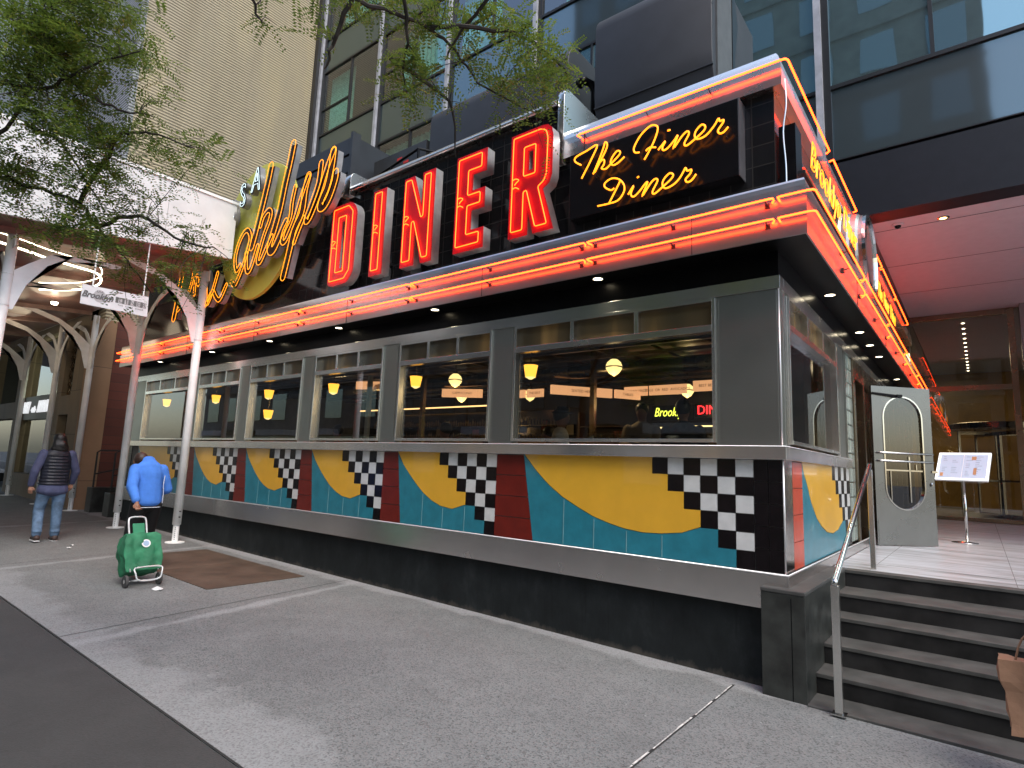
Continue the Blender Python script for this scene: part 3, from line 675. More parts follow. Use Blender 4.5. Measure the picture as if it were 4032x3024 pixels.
for k in 'DINER':
    L=plate('letter',LT[k],'y',-.262,-.13,RETURN,S)
    fc=[]
    plate('face',LT[k],'y',-.268,-.2625,REDFACE,L)
    for q in NT[k]:
        pts=[(x,-.292,z) for x,z in rnd(q,.022,3)]
        MB().tube(pts,.0056,6,closed=True).build('neon_tube',LET_NEON,L,smooth=True)
    x0=NT[k][0][0][0]; zc=4.02 if k!='I' else 4.05
    mm=MB(); mm.tube(smoothpts([(x0,-.293,zc+.07),(x0+.05,-.30,zc+.075),(x0+.10,-.30,zc+.05),(x0+.06,-.30,zc+.02),(x0+.04,-.30,zc)],3),.006,6)
    mm.tube(smoothpts([(x0,-.293,zc-.04),(x0+.05,-.30,zc-.03),(x0+.09,-.28,zc-.05)],3),.006,6); mm.build('neon_end',LET_NEON,L,smooth=True)
    mm=MB(); xa,xb=LT[k][0][0][0]+.08,LT[k][0][0][0]+.2
    for zz in (3.6,4.4): bx('stand_off',FRAMED,L,xa,xb,-.13,.0,zz,zz+.03)

# ------------------------------------------------------------------ "The Finer Diner" box sign
S=thing('script_box_sign','black box sign with yellow neon script reading The Finer Diner','neon sign')
bx('box',simple('sign_box_black',(.005,.005,.006),.22,spec=.3),S,-2.09,-.27,-.17,-.0,3.48,4.235,bevel=.004)
bx('box_side_trim',simple('box_edge_grey',(.12,.12,.13),.4,metal=.5),S,-.2695,-.262,-.172,-.0,3.478,4.237)
FD=dict(T=[(-1.9,4.031),(-1.978,4.096),(-1.964,4.145),(-1.836,4.174),(-1.704,4.2),(-1.774,4.058),(-1.846,3.942),(-1.889,3.873)],
h=[(-1.748,3.884),(-1.671,4.04),(-1.627,4.148),(-1.61,4.199),(-1.585,4.174),(-1.598,4.111),(-1.67,3.992),(-1.729,3.894),(-1.67,3.992),(-1.62,4.007),(-1.619,3.956),(-1.647,3.917),(-1.597,3.898),(-1.541,3.932),(-1.444,4.002),(-1.434,4.038),(-1.47,4.054),(-1.521,4.006),(-1.541,3.952),(-1.512,3.913),(-1.457,3.92),(-1.382,3.965)],
F=[(-1.217,3.96),(-1.265,3.975),(-1.275,4.033),(-1.203,4.14),(-1.099,4.205),(-1.032,4.182),(-1.022,4.13),(-1.06,4.027),(-1.123,3.92),(-1.162,3.865)],
Fb=[(-1.147,3.953),(-1.104,3.975),(-1.04,3.957)],
iner=[(-1.015,3.921),(-.94,3.99),(-.971,3.934),(-.961,3.9),(-.915,3.91),(-.848,3.969),(-.814,4.008),(-.86,3.886),(-.775,3.982),(-.721,4.017),(-.704,3.983),(-.749,3.905),(-.728,3.873),(-.657,3.906),(-.564,3.965),(-.547,4.008),(-.581,4.035),(-.633,3.995),(-.648,3.945),(-.622,3.904),(-.542,3.913),(-.462,3.984),(-.423,4.042),(-.412,4.012),(-.377,4.011),(-.385,3.981),(-.429,3.925),(-.413,3.89),(-.375,3.892),(-.336,3.928)],
d1=[(-.918,4.091),(-.891,4.09)],
D=[(-1.686,3.511),(-1.575,3.505),(-1.451,3.512),(-1.384,3.585),(-1.385,3.663),(-1.441,3.737),(-1.524,3.771),(-1.601,3.743),(-1.604,3.698),(-1.536,3.646),(-1.494,3.654)],
Ds=[(-1.42,3.727),(-1.48,3.624),(-1.554,3.503)],
i2=[(-1.336,3.544),(-1.275,3.622),(-1.306,3.544),(-1.276,3.505),(-1.217,3.54),(-1.149,3.609),(-1.127,3.61),(-1.182,3.486),(-1.095,3.594),(-1.045,3.628),(-1.02,3.6),(-1.072,3.506),(-1.05,3.476),(-.97,3.522),(-.884,3.578),(-.86,3.616),(-.896,3.643),(-.951,3.603),(-.97,3.553),(-.939,3.501),(-.86,3.516),(-.8,3.56),(-.758,3.62),(-.738,3.651),(-.722,3.616),(-.682,3.616),(-.693,3.58),(-.738,3.536),(-.723,3.504),(-.682,3.508),(-.636,3.558)],
d2=[(-1.238,3.696),(-1.219,3.703)])
WORDS=(('The',('T','h')),('Finer',('F','Fb','iner','d1')),('Diner',('D','Ds','i2','d2')))
for wd,ks in WORDS:
    m=MB()
    for k in ks: m.tube(smoothpts([(x,-.25,z) for x,z in FD[k]],4),.0085,8)
    m.build('neon_word',YEL_NEON,S,smooth=True)
m=MB()
for k in ('h','F','iner','D','i2'):
    for p in FD[k][::7]: m.tube([(p[0],-.17,p[1]-.01),(p[0],-.245,p[1])],.004,5)
m.build('tube_support',POL,S)

# ------------------------------------------------------------------ Brooklyn script sign
S=thing('script_letter_sign','large amber neon script reading Brooklyn over an olive disk with small white neon letters','neon sign')
dk=MB(); n=64
rr=[(-8.87+1.28*math.cos(k*2*math.pi/n),4.885+1.28*math.sin(k*2*math.pi/n)) for k in range(n)]
plate('disk',[rr],'y',-.20,-.14,OLIVE,S)
BS=dict(B1=[(-11.28,5.30),(-11.36,4.85),(-11.44,4.40),(-11.52,3.95),(-11.6,3.55)],
B2=[(-11.6,5.05),(-11.4,5.38),(-11.1,5.5),(-10.9,5.3),(-10.95,5.0),(-11.25,4.72),(-11.0,4.62),(-10.9,4.3),(-11.1,3.9),(-11.45,3.7)],
r=[(-10.75,3.93),(-10.77,4.16),(-10.72,4.32),(-10.62,4.1),(-10.45,4.35),(-10.30,4.15),(-10.16,3.65),(-9.98,3.86),(-9.84,4.2)],
r3=[(-10.19,3.63),(-9.98,3.86),(-9.80,3.72),(-9.64,3.66),(-9.44,3.9)],
o1=[(-9.249,3.921),(-9.135,3.852),(-9.05,3.908),(-8.874,4.177),(-8.737,4.529),(-8.735,4.709),(-8.852,4.826),(-8.997,4.788),(-9.137,4.613),(-9.203,4.361),(-9.113,4.12),(-8.994,4.199)],
o2=[(-8.802,4.383),(-8.74,4.072),(-8.638,4.024),(-8.538,4.173),(-8.427,4.444)],
k1=[(-8.236,5.877),(-8.297,5.583),(-8.382,5.266),(-8.471,4.969),(-8.561,4.671),(-8.632,4.467)],
k2=[(-8.386,4.799),(-8.324,4.953),(-8.18,5.036),(-8.075,4.97),(-8.107,4.822),(-8.227,4.616),(-8.322,4.364),(-8.373,4.16),(-8.277,4.123),(-8.135,4.306),(-7.967,4.52)],
l1=[(-7.555,6.069),(-7.612,5.776),(-7.712,5.379),(-7.793,4.977),(-7.893,4.675),(-7.999,4.412),(-7.992,4.277),(-7.886,4.255),(-7.747,4.415),(-7.561,4.674)],
y1=[(-7.365,5.244),(-7.421,4.996),(-7.44,4.72),(-7.585,4.529),(-7.62,4.35),(-7.506,4.344),(-7.301,4.649),(-7.144,5.035),(-6.99,5.324)],
y2=[(-6.99,5.324),(-7.06,5.086),(-7.097,4.728),(-7.274,4.477),(-7.352,4.183),(-7.481,3.715)],
y3=[(-7.019,4.618),(-7.142,4.429),(-7.237,4.25)],
n1=[(-6.652,5.444),(-6.679,5.126),(-6.813,4.838),(-6.951,4.565),(-6.848,4.577),(-6.647,4.902),(-6.477,5.318),(-6.34,5.553)],
n2=[(-6.34,5.553),(-6.36,5.283),(-6.431,4.985),(-6.547,4.804),(-6.573,4.687),(-6.473,4.679),(-6.35,4.805),(-6.244,5.038),(-6.232,5.157)])
WD=dict(k1=.075,l1=.075,y2=.07,n2=.07,n1=.055,B1=.08)
def ribbon(pts,hw):
    P=[Vector((p[0],p[1])) for p in [(q[0],q[2]) for q in smoothpts([(x,0,z) for x,z in pts],4)]]
    Lf=[];Rt=[]
    for i,p in enumerate(P):
        a=P[max(0,i-1)];b=P[min(len(P)-1,i+1)]; d=(b-a).normalized(); n_=Vector((-d.y,d.x))
        Lf.append(p+n_*hw);Rt.append(p-n_*hw)
    def cap(c,a,sgn):
        out=[];v=a-c; 
        for k in range(1,5):
            t=math.pi*k/5*sgn; out.append(c+Vector((v.x*math.cos(t)-v.y*math.sin(t),v.x*math.sin(t)+v.y*math.cos(t))))
        return out
    return Lf,Rt,Lf+cap(P[-1],Lf[-1],-1)+Rt[::-1]+cap(P[0],Rt[0],-1)
for i,(k,pts) in enumerate(BS.items()):
    hw=WD.get(k,.042)
    Lf,Rt,_=ribbon(pts,hw+.018); yb=-.35-.0015*i
    m=MB(); n=len(Lf)
    vs=[(p.x,yb,p.y) for p in Lf]+[(p.x,yb,p.y) for p in Rt]; bs=[(p.x,-.27,p.y) for p in Lf]+[(p.x,-.27,p.y) for p in Rt]
    m.add(vs,[(q,q+1,n+q+1,n+q) for q in range(n-1)])
    st=m.build('script_stroke',SCRFACE,S)
    m=MB(); fs=[]
    for q in range(n-1):
        fs+=[(q,q+1,2*n+q+1,2*n+q),(n+q,n+q+1,3*n+q+1,3*n+q)]
    fs+=[(0,n,3*n,2*n),(n-1,2*n-1,4*n-1,3*n-1)]
    m.add([(a,b+.001,c) for a,b,c in vs]+bs,fs); m.build('return',RETURN,st)
    _,_,loop=ribbon(pts,hw)
    MB().tube([(p.x,yb-.03,p.y) for p in loop],.0052,6,closed=True).build('neon_tube',BRK_NEON,st,smooth=True)
for ch,x,z,rt in (('S',-9.17,5.56,.1),('A',-8.72,5.74,-.05),('U',-9.60,5.30,.3)):
    mt=wallmtx(x,-.31,z)@Matrix.Rotation(rt,4,'Z')
    L=link('small_letter',textmesh(ch,.66,.05,mt,sx=.72,bold=.02),simple('white_letter_body',(.3,.3,.32),.4,metal=.5),S)
    mt=wallmtx(x,-.368,z)@Matrix.Rotation(rt,4,'Z')
    link('face',textmesh(ch,.66,.002,mt,sx=.72,bold=.016),SCRFACE,L)
    cu=textmesh(ch,.64,.0,mt@Matrix.Translation((0,0,.015)),sx=.72,bold=.0)
    bm=bmesh.new(); bm.from_mesh(cu); be=[e for e in bm.edges if len(e.link_faces)==1]; m=MB()
    for e in be: m.tube([e.verts[0].co,e.verts[1].co],.0048,5)
    bm.free(); m.build('neon_tube',WHT_NEON,L)

# ------------------------------------------------------------------ side signs (read from the entrance court)
def scripttext(txt,size,y0,z0,xf,mat,name,label):
    S=thing(name,label,'neon sign')
    cur=y0
    for word in txt.split(' '):
        mt=Matrix(((0,0,1),(1,0,0),(0,1,0))).to_4x4(); mt.translation=(xf,cur,z0)
        me=textmesh(word,size,0,mt,sx=.95,shear=.35,align='LEFT')
        bm=bmesh.new(); bm.from_mesh(me); m=MB()
        ymax=max(v.co.y for v in bm.verts)
        for e in bm.edges:
            if len(e.link_faces)==1 and e.calc_length()>.004: m.tube([e.verts[0].co,e.verts[1].co],.0042,5,cap=False)
        bm.free(); m.build('neon_word',mat,S)
        cur=ymax+.12
    m=MB(); m.box(xf-.09,xf-.03,y0-.05,cur,z0-.2,z0-.17); m.build('mounting_rail',FRAMED,S); return S
scripttext('Brooklyn Diner',.40,-.1,3.55,.30,YEL_NEON,'side_script_sign','yellow neon script reading Brooklyn Diner on the side wall above the entrance court')
scripttext('The Finer Diner',.34,4.15,3.5,.30,YEL_NEON,'side_script_sign','smaller yellow neon script beyond the round steel emblem on the diner side')
for k,(ya,yb) in enumerate(((-.05,2.4),(4.1,7.2))): pass
EMB=steel('emblem_steel',.35,.35,.02)
E_=thing('round_emblem','round ribbed stainless steel drum emblem projecting from the diner side','emblem',(0,3.3,3.68))
rot=Matrix.Rotation(R(90),4,'Y')
MB().lathe([(.62,0),(.62,.05),(.60,.08),(.60,.14),(.57,.17),(.57,.23),(.54,.26),(.54,.30)],n=48,m=rot).build('drum',EMB,E_,smooth=False)
MB().lathe([(.545,.301),(.55,.34),(.50,.35),(.48,.325)],n=48,m=rot).build('rim',POL,E_)
# loose cable and small black box at the upper corner
t=thing('sign_cabinet','narrow black cabinet and hanging cable at the upper diner corner','electrical cabinet')
bx('cabinet',BLACK,t,.02,.16,.05,.28,3.25,3.95); MB().tube(smoothpts([(.12,-.11,4.3),(.13,-.12,4.05),(.10,-.12,3.8),(.11,-.1,3.5),(.11,-.1,3.25)],4),.006,6).build('cable',POL,t)

# ================================================================== inside the diner
def lantern(x,y,z,label,first=None):
    if first:
        c=dup(first); c.location=(x,y,z); c['label']=label; return c
    t=thing('lantern_lamp',label,'lamp',(x,y,z),0,'amber lantern lamps inside the diner windows')
    MB().lathe([(.062,-.07),(.085,.06),(.088,.075),(.02,.085)],n=14).build('lamp_shade',LAMP,t,smooth=True)
    MB().lathe([(.02,-.095),(.05,-.075),(.064,-.07),(.03,-.068)],n=14).build('lamp_base',LAMPW,t)
    m=MB(); m.tube([(0,0,.085),(0,0,.3)],.008,6); m.lathe([(.09,.075),(.09,.085),(.02,.10)],n=14); m.build('rod',BRONZE,t); return t
nm=['over the sill of the big right-hand window','in the second window from the diner corner','in the third window from the diner corner','in the fourth window from the diner corner','in the fifth window from the diner corner','in the leftmost window seen between the white posts']
l0=None
for i,(x,z) in enumerate(((-2.957,1.94),(-4.99,1.934),(-6.95,1.935),(-8.93,1.933),(-10.97,1.93),(-13.35,1.94))):
    l=lantern(x+.03,.35,z,'amber lantern lamp '+nm[i],l0); l0=l0 or l
lantern(-8.862,.35,1.564,'lower amber lantern lamp in the fourth window from the diner corner',l0)
g0=None
for i,(x,y,z,lab) in enumerate(((-2.80,2.2,2.27,'cream globe pendant in the middle of the big right window'),(-5.97,2.2,2.27,'cream globe pendant high in the second window from the corner'),(-7.4,3.9,2.24,'smaller cream globe pendant below the other in the second window'),(-5.86,4.3,2.25,'cream globe pendant low at the left of the big right window'),(-2.74,4.8,2.25,'cream globe pendant at the right of the big right window, before the red neon'))):
    if g0 is None:
        t=thing('globe_pendant',lab,'pendant lamp',(x,y,z),0,'cream globe pendants in the diner')
        MB().lathe([(.0,-.13),(.07,-.085),(.115,-.02),(.12,.02),(.10,.075),(.05,.12),(.02,.125)],n=22).build('globe',LAMPW,t,smooth=True)
        m=MB(); m.lathe([(.118,-.004),(.125,.0),(.125,.012),(.118,.016)],n=22); m.lathe([(.05,.115),(.045,.15),(.015,.19)],n=14); m.tube([(0,0,.18),(0,0,.5)],.01,6); m.build('fitting',BRONZE,t); g0=t
    else:
        c=dup(g0); c.location=(x,y,z); c['label']=lab
for x,y in ((-2.8,2.2),(-5.97,2.2),(-7.4,3.9),(-2.74,4.8),(-10.5,3)):  # the leftmost light has no globe pendant around it
    l=bpy.data.lights.new('pendant_glow','POINT'); l.energy=8; l.color=(1,.72,.38); l.shadow_soft_size=.1
    lo=bpy.data.objects.new('pendant_glow',l); COL.objects.link(lo); lo.location=(x,y,2.05)
# menu boards
def board(x0,x1,y0,y1,z0,z1,lab,txt):
    t=thing('menu_board',lab,'menu board',group='lit menu boards over the counter')
    a=Vector((x0,y0)); b=Vector((x1,y1)); d=(b-a).normalized(); n_=Vector((d.y,-d.x))
    m=MB(); m.hexa([(a.x,a.y,z0),(b.x,b.y,z0),(b.x-n_.x*.04,b.y-n_.y*.04,z0),(a.x-n_.x*.04,a.y-n_.y*.04,z0)],[(a.x,a.y,z1),(b.x,b.y,z1),(b.x-n_.x*.04,b.y-n_.y*.04,z1),(a.x-n_.x*.04,a.y-n_.y*.04,z1)]); m.build('panel',MENU,t)
    mt=Matrix(((d.x,0,n_.x),(d.y,0,n_.y),(0,1,0))).to_4x4(); c=(a+b)/2+n_*.004; mt.translation=(c.x,c.y,(z0+z1)/2)
    link('lettering',textmesh(txt,.065,.001,mt),WOOD,t)
board(-4.45,-3.75,3.0,3.9,2.06,2.22,'lit peach menu board left of centre, angled away, in the big window','SEATED HERE')
board(-3.72,-3.45,3.95,4.4,2.07,2.22,'short angled lit menu board beside the globe pendant','TABLES')
board(-3.78,-3.33,4.4,4.4,2.15,2.32,'left lit menu board of the pair facing the big right window','SO MANY FINDS')
board(-3.29,-2.60,4.4,4.4,2.15,2.32,'wider lit menu board of the pair facing the big right window','EGGS  OR  RED  AVOCADOS')
board(-2.58+.1,-2.05,4.4,4.4,2.18,2.36,'lit menu board at the right edge behind the globe pendant','BEST BE')
board(-7.3,-6.55,3.2,3.6,2.15,2.32,'lit menu board left of the globe pendants in the second window','CAPPUCCINO')
board(-6.5,-5.85,4.1,4.1,2.18,2.34,'lit menu board between the globe pendants in the second window','TAKE ONE')
board(-5.8,-5.4,4.1,4.1,2.18,2.34,'lit menu board at the right of the second window','THE BEST')
board(-9.9,-9.1,3.0,3.4,2.42,2.6,'lit menu board under the transom of the third window','SINCE THEN')
board(-9.05,-8.55,3.4,3.55,2.40,2.58,'shorter lit menu board at the right of the third window','THREE EGGS')
# interior neon
t=thing('interior_neon_sign','small yellow-green script neon reading Brooklyn inside the diner','neon sign')
mt=wallmtx(-3.74,5.6,1.96); me=textmesh('Brooklyn',.25,.004,mt,shear=.3,align='LEFT',sx=.72); link('word',me,emit('lime_neon',(.85,1,.1),1.6),t)
bx('backing',BLACK,t,-3.8,-2.95,5.62,5.66,1.8,2.1)
t=thing('interior_red_sign','small red lit block letters inside the diner by the bar','neon sign')
link('word',textmesh('DINER',.24,.01,wallmtx(-2.83,5.5,1.97),align='LEFT',sx=.9),emit('red_glow',(1,.02,.03),2.2),t); bx('backing',BLACK,t,-2.88,-2.0,5.53,5.57,1.84,2.1)
t=thing('bar_back','back bar with shelves of bottles and a lit frame inside the diner','back bar')
m=MB()
for zz in (1.15,1.45,1.75): m.box(-5.9,-4.4,6.3,6.55,zz,zz+.02)
m.box(-5.95,-5.9,6.3,6.55,.9,2.1); m.box(-4.4,-4.35,6.3,6.55,.9,2.1); m.build('shelf_unit',WOOD,t)
random.seed(9)
m=MB()
for zz in (1.17,1.47):
    for k in range(22):
        x=-5.82+k*.064; h=random.uniform(.14,.22); m.lathe([(.022,0),(.022,h*.6),(.008,h*.75),(.008,h)],c=(x,6.4,zz),n=8)
b_=m.build('bottle_row',simple('bottle_glass',(.09,.07,.05),.1),t); b_['kind']='stuff'
m=MB(); m.box(-3.8,-3.765,5.4,5.5,1.0,1.66); m.box(-3.765,-3.2,5.4,5.5,1.63,1.66); m.box(-3.0,-2.4,5.4,5.5,1.66,1.68); m.build('lit_frame',emit('bar_frame_light',(1,.75,.35),1.5),t)
bx('bar_counter',WOOD,t,-6.2,-1.3,4.9,5.3,-.1,1.0)
t=thing('back_counter','long lit back counter with shelves of glasses along the diner back wall','counter')
bx('counter_top',WOOD,t,-13.5,-6.4,5.6,6.2,-.1,1.15)
for zz in (1.45,1.8): bx('shelf',BRONZE,t,-13.5,-6.4,6.3,6.55,zz,zz+.02)
random.seed(12); m=MB()
for zz in (1.47,1.82):
    for k in range(80):
        x=-13.4+k*.087; h=random.uniform(.10,.2); m.lathe([(.02,0),(.028,h*.7),(.010,h*.8),(.010,h)],c=(x,6.42,zz),n=6)
o=m.build('glass_row',simple('amber_glassware',(.16,.11,.06),.12),t); o['kind']='stuff'
bx('mirror_panel',simple('tinted_mirror',(.10,.08,.06),.15,metal=.8),t,-13.5,-6.4,6.56,6.59,1.2,2.2)
t=thing('duct_run','dim copper air duct running under the diner ceiling','duct'); MB().tube([(-13.8,3.3,2.45),(-1.0,3.3,2.45)],.11,12).build('pipe',BRONZE,t,smooth=True)
t=thing('booth_row','brown wooden booth backs along the diner windows','booth')
for k in range(8):
    bx('booth_back',WOOD,t,-13.2+k*1.45,-13.12+k*1.45,1.6,2.9,-.1,1.22)
t=thing('light_cove','thin warm cove light line along the diner back wall','cove light')
bx('cove_strip',emit('cove_glow',(1,.6,.25),1.6),t,-13.5,-8.2,5.9,5.95,2.28,2.31)
t=thing('cafe_curtain','pale curtain strip hanging at the window inside the diner','curtain'); bx('fabric',simple('curtain_cloth',(.3,.3,.28),.8),t,-6.05,-5.98,.35,.40,1.0,2.1)

# ================================================================== steps, cheek wall, rails, platform
CK=thing('step_cheek_wall','low dark granite block at the diner corner flanking the steps','wall')
m=MB(); m.box(-.165,.163,-.13,1.615,-1.3,-.13); m.build('block',STONEC,CK,bevel=.004)
m=MB(); m.box(-.168,.166,-.134,1.615,-.1295,-.098); m.build('cap',STEPT,CK,bevel=.006)
m=MB(); m.box(.06,.066,-.1315,-.1302,-1.0,-.16); m.build('joint',BLACK,CK)
ST=thing('stone_steps','five dark granite steps rising from the pavement to the entrance court','steps')
ys=[-.15,.18,.51,.85,1.16,1.61]; zs=[-.92,-.758,-.595,-.433,-.27,-.107]
for i in range(1,6):
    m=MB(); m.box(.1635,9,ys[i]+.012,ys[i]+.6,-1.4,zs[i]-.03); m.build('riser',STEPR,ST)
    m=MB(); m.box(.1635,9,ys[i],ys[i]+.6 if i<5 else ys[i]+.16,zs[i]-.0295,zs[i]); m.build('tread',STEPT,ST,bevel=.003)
bx('bottom_tread',STEPT,ST,.1635,9,-.15,.19,-1.4,-.912,bevel=.003)
pf=MB(); pf.box(.04,9,1.772,13.3,-1.3,-.108); pf.box(-.15,.0398,4.6,13.3,-1.3,-.108); struct(pf.build('court_floor',MARBLE))
m=MB()
for y in (2.37,4.7,7.1,9.5,11.9): m.box(.04,9,y-.003,y+.003,-.1079,-.106)
for x in (.36,1.5,2.7): m.box(x-.003,x+.003,1.78,13.3,-.1079,-.1062)
struct(m.build('court_joint',simple('court_grout',(.2,.2,.2),.7)))
HR=thing('step_handrail','brushed steel handrail on square posts beside the stone steps','handrail')
m=MB(); m.box(.36,.414,-.207,-.153,-.912,.0); m.build('post',STEEL,HR,bevel=.004)
m=MB(); m.box(.36,.408,1.855,1.903,-.108,.90); m.build('post',STEEL,HR,bevel=.004)
m=MB(); m.box(.34,.434,-.227,-.133,-.912,-.902); m.build('base_plate',POL,HR)
m=MB(); m.tube([(.387,-.205,.0),(.387,-.18,.03),(.386,1.83,.925),(.386,1.92,.955)],.022,10); m.build('rail',POL,HR,smooth=True)

# open door
A=Vector((.098,4.572)); Bv=Vector((.753,5.248)); ang=math.atan2(Bv.y-A.y,Bv.x-A.x)
DR=thing('entrance_door','worn brushed steel door with a long oval window standing open onto the court','door',(A.x,A.y,-.10),ang)
Wd,Hd=.941,2.26
def oval(cx,cz,w_,h,n=14):
    r=w_/2; out=[]
    for k in range(n+1): a=math.pi*k/n; out.append((cx+r*math.cos(a),cz+h/2-r+r*math.sin(a)))
    for k in range(n+1): a=math.pi+math.pi*k/n; out.append((cx+r*math.cos(a),cz-h/2+r+r*math.sin(a)))
    return out
DSTEEL=steel('scuffed_door_steel',.19,.27,.30,(1,1,.99),(1,1,1))
zc=1.305
plate('door_leaf',[[(0,0),(Wd,0),(Wd,Hd),(0,Hd)],oval(.475,zc,.61,1.61)],'y',-.022,.022,DSTEEL,DR)
plate('oval_frame',[oval(.475,zc,.64,1.64),oval(.475,zc,.60,1.60)],'y',-.03,.03,POL,DR)
plate('oval_glass',[oval(.475,zc,.605,1.605)],'y',-.004,.004,glass('door_glass',(.55,.55,.52),1.5,.01,.06),DR)
m=MB()
for zz in (1.295,1.18): m.tube([(.04,-.024,zz),(.06,-.07,zz),(.9,-.07,zz),(.93,-.024,zz)],.012,8)
m.build('push_bar',POL,DR,smooth=True)
m=MB(); m.box(.175,.78,-.018,-.008,1.04,1.06); m.box(.55,.57,-.018,-.008,.60,1.25); m.box(.25,.262,-.018,-.008,.62,1.05); m.box(.66,.675,-.018,-.008,1.05,1.14); m.build('glazing_bar',POL,DR)
m=MB(); m.tube([(0,-.04,Hd-.11),(.38,-.07,Hd-.14)],.016,6); m.box(.36,.44,-.09,-.03,Hd-.16,Hd-.12); m.build('door_closer',BLACK,DR)
m=MB(); m.lathe([(.02,0),(.02,.03),(.012,.05)],c=(.89,-.03,.84),n=10); m.box(.9,.99,-.035,.02,1.03,1.06); m.build('lock',POL,DR)
m=MB(); m.box(.02,Wd-.02,-.0245,-.0225,.02,.36); m.build('kick_plate',DSTEEL,DR)

# menu stand
MS=thing('menu_stand','tilted illuminated menu board on a slim steel pole with round foot in the entrance court','menu stand',(1.05,6.38,-.107))
MB().lathe([(.17,0),(.17,.008),(.05,.022),(.02,.03)],n=28).build('foot',POL,MS,smooth=True)
MB().tube([(.03,0,.02),(.03,0,.95)],.02,12).build('pole',POL,MS,smooth=True)
mt=Matrix.Translation((.035,-.02,1.17))@Matrix.Rotation(R(-12),4,'Z')@Matrix.Rotation(R(52),4,'X')
w2,h2=.335,.27
m=MB(); m.box(-w2,w2,-h2,h2,-.03,0,m=mt); m.build('case',WHITEP,MS)
m=MB()
for b in ((-w2,w2,-h2,-h2+.03),(-w2,w2,h2-.03,h2),(-w2,-w2+.03,-h2+.03,h2-.03),(w2-.03,w2,-h2+.03,h2-.03)): m.box(b[0],b[1],b[2],b[3],.0005,.012,m=mt)
m.build('lit_border',emit('white_border_light',(.95,.97,1),.55),MS)
PAGE=emit('menu_page',(.50,.58,.74),.22)
m=MB(); m.box(-w2+.032,-.004,-h2+.032,h2-.032,.0005,.004,m=mt); m.build('left_page',PAGE,MS)
m=MB(); m.box(.004,w2-.032,-h2+.032,h2-.032,.0005,.004,m=mt); m.build('right_page',PAGE,MS)
random.seed(4)
m=MB()
for cxx in (-.22,-.10,.08,.2):
    for k in range(11):
        if random.random()<.75: m.box(cxx-.045,cxx-.045+random.uniform(.03,.09),.19-k*.036,.196-k*.036,.0042,.005,m=mt)
m.build('print',simple('grey_print',(.2,.22,.3),.6),MS)
m=MB(); m.box(.10,.16,.13,.20,.0042,.0052,m=mt); m.box(.14,.18,-.16,-.03,.0042,.0052,m=mt); m.box(-.28,-.24,-.2,-.13,.0042,.0052,m=mt); m.build('food_picture',simple('food_orange',(.5,.25,.12),.6),MS)

# ================================================================== lobby / tower
TW=thing('glass_tower','dark glass office tower with silver mullions rising behind the diner','tower')
TY=5.6
mx=[-16.72,-13.33,-10.13,-7.0,-3.8,-.575,2.6,5.75,8.9]
spans=[(6.27,7.60),(10.80,12.13),(14.66,15.93),(18.4,19.7),(22.2,23.5),(26,27.3)]
for i,x in enumerate(mx):
    m=MB(); m.box(x-.055,x+.055,TY-.14,TY,6.25,34); m.build('mullion',MULL,TW)
    bx('mullion_flank',FRAMED,TW,x+.0551,x+.17,TY-.06,TY,6.25,34)
bx('core',FRAMED,TW,-17,12,TY+1.0,TY+1.2,5.3,34)
for zf in (6.9,11.4,15.3,19.0,22.8,26.6): bx('floor_slab',FRAMED,TW,-17,12,TY+.36,TY+1.0,zf-.45,zf+.2)
zlast=6.25
for i in range(len(mx)-1):
    a,b=mx[i]+.17,mx[i+1]-.055
    for k,(z0,z1) in enumerate(spans):
        bx('spandrel',TSPAN,TW,a,b,TY-.01,TY+.05,z0,z1)
        top=spans[k+1][0] if k+1<len(spans) else 33
        midx=a+(b-a)*.5
        cur=(i<=2 or (k==1 and i<4))
        bx('window_pane',TGLC if cur else TGLASS,TW,a,b,TY+.0,TY+.03,z1+.07,top-.07)
        if cur and k in (1,2,0):
            random.seed(i*7+k)
            m=MB(); n_=26; dd=[random.uniform(0,.05) for _ in range(n_+1)]
            x0,x1=(a,midx+random.uniform(-.6,1.2)) if (i+k)%2 else (a+random.uniform(0,.9),b)
            for q in range(n_):
                xa=x0+(x1-x0)*q/n_; xb=x0+(x1-x0)*(q+1)/n_; ya=TY+.3+(.05 if q%2 else 0); yb=TY+.3+(0 if q%2 else .05)
                m.add([(xa,ya,z1+.07),(xb,yb,z1+.07),(xb,yb,top-.07),(xa,ya,top-.07)],[(0,1,2,3)])
            m.build('curtain',CURT,TW)
    m=MB()
    for k,(z0,z1) in enumerate(spans):
        m.box(a,b,TY-.05,TY+.06,z1,z1+.07); m.box(a,b,TY-.045,TY+.06,z0-.07 if k else z0-.02,z0)
        xm=a+(b-a)*.5; top=spans[k+1][0] if k+1<len(spans) else 33
        m.box(xm-.03,xm+.03,TY-.04,TY+.06,z1+.07,top-.07)
        if k==1: m.box(a,xm-.03,TY-.035,TY+.06,z1+1.0,z1+1.05)
    m.build('window_frame',FRAMED,TW)
bx('lower_fascia',simple('black_fascia',(.011,.012,.017),.42,var=.1,spec=.35),TW,-17,12,TY-.04,TY+.4,5.155,6.20)
bx('fascia_groove',BLACK,TW,-17,12,TY-.0,TY+.4,6.2,6.26)
bx('dark_corner_column',simple('dark_column',(.02,.02,.022),.5),TW,-16.99,-16.78,TY-.25,TY+.3,5.0,34)
bx('lobby_ceiling',PINKC,TW,.02,12,TY+.41,24.2,5.16,5.25)
bx('lobby_end_wall',DARKP,TW,8,8.2,13.3,24.2,-.1,5.2)
bx('upper_shell',FRAMED,TW,-17,12,TY+1.2,25,5.26,5.5)
m=MB()
for y in (6.45,8.6,10.8): m.box(.02,12,y-.004,y+.004,5.155,5.1595)
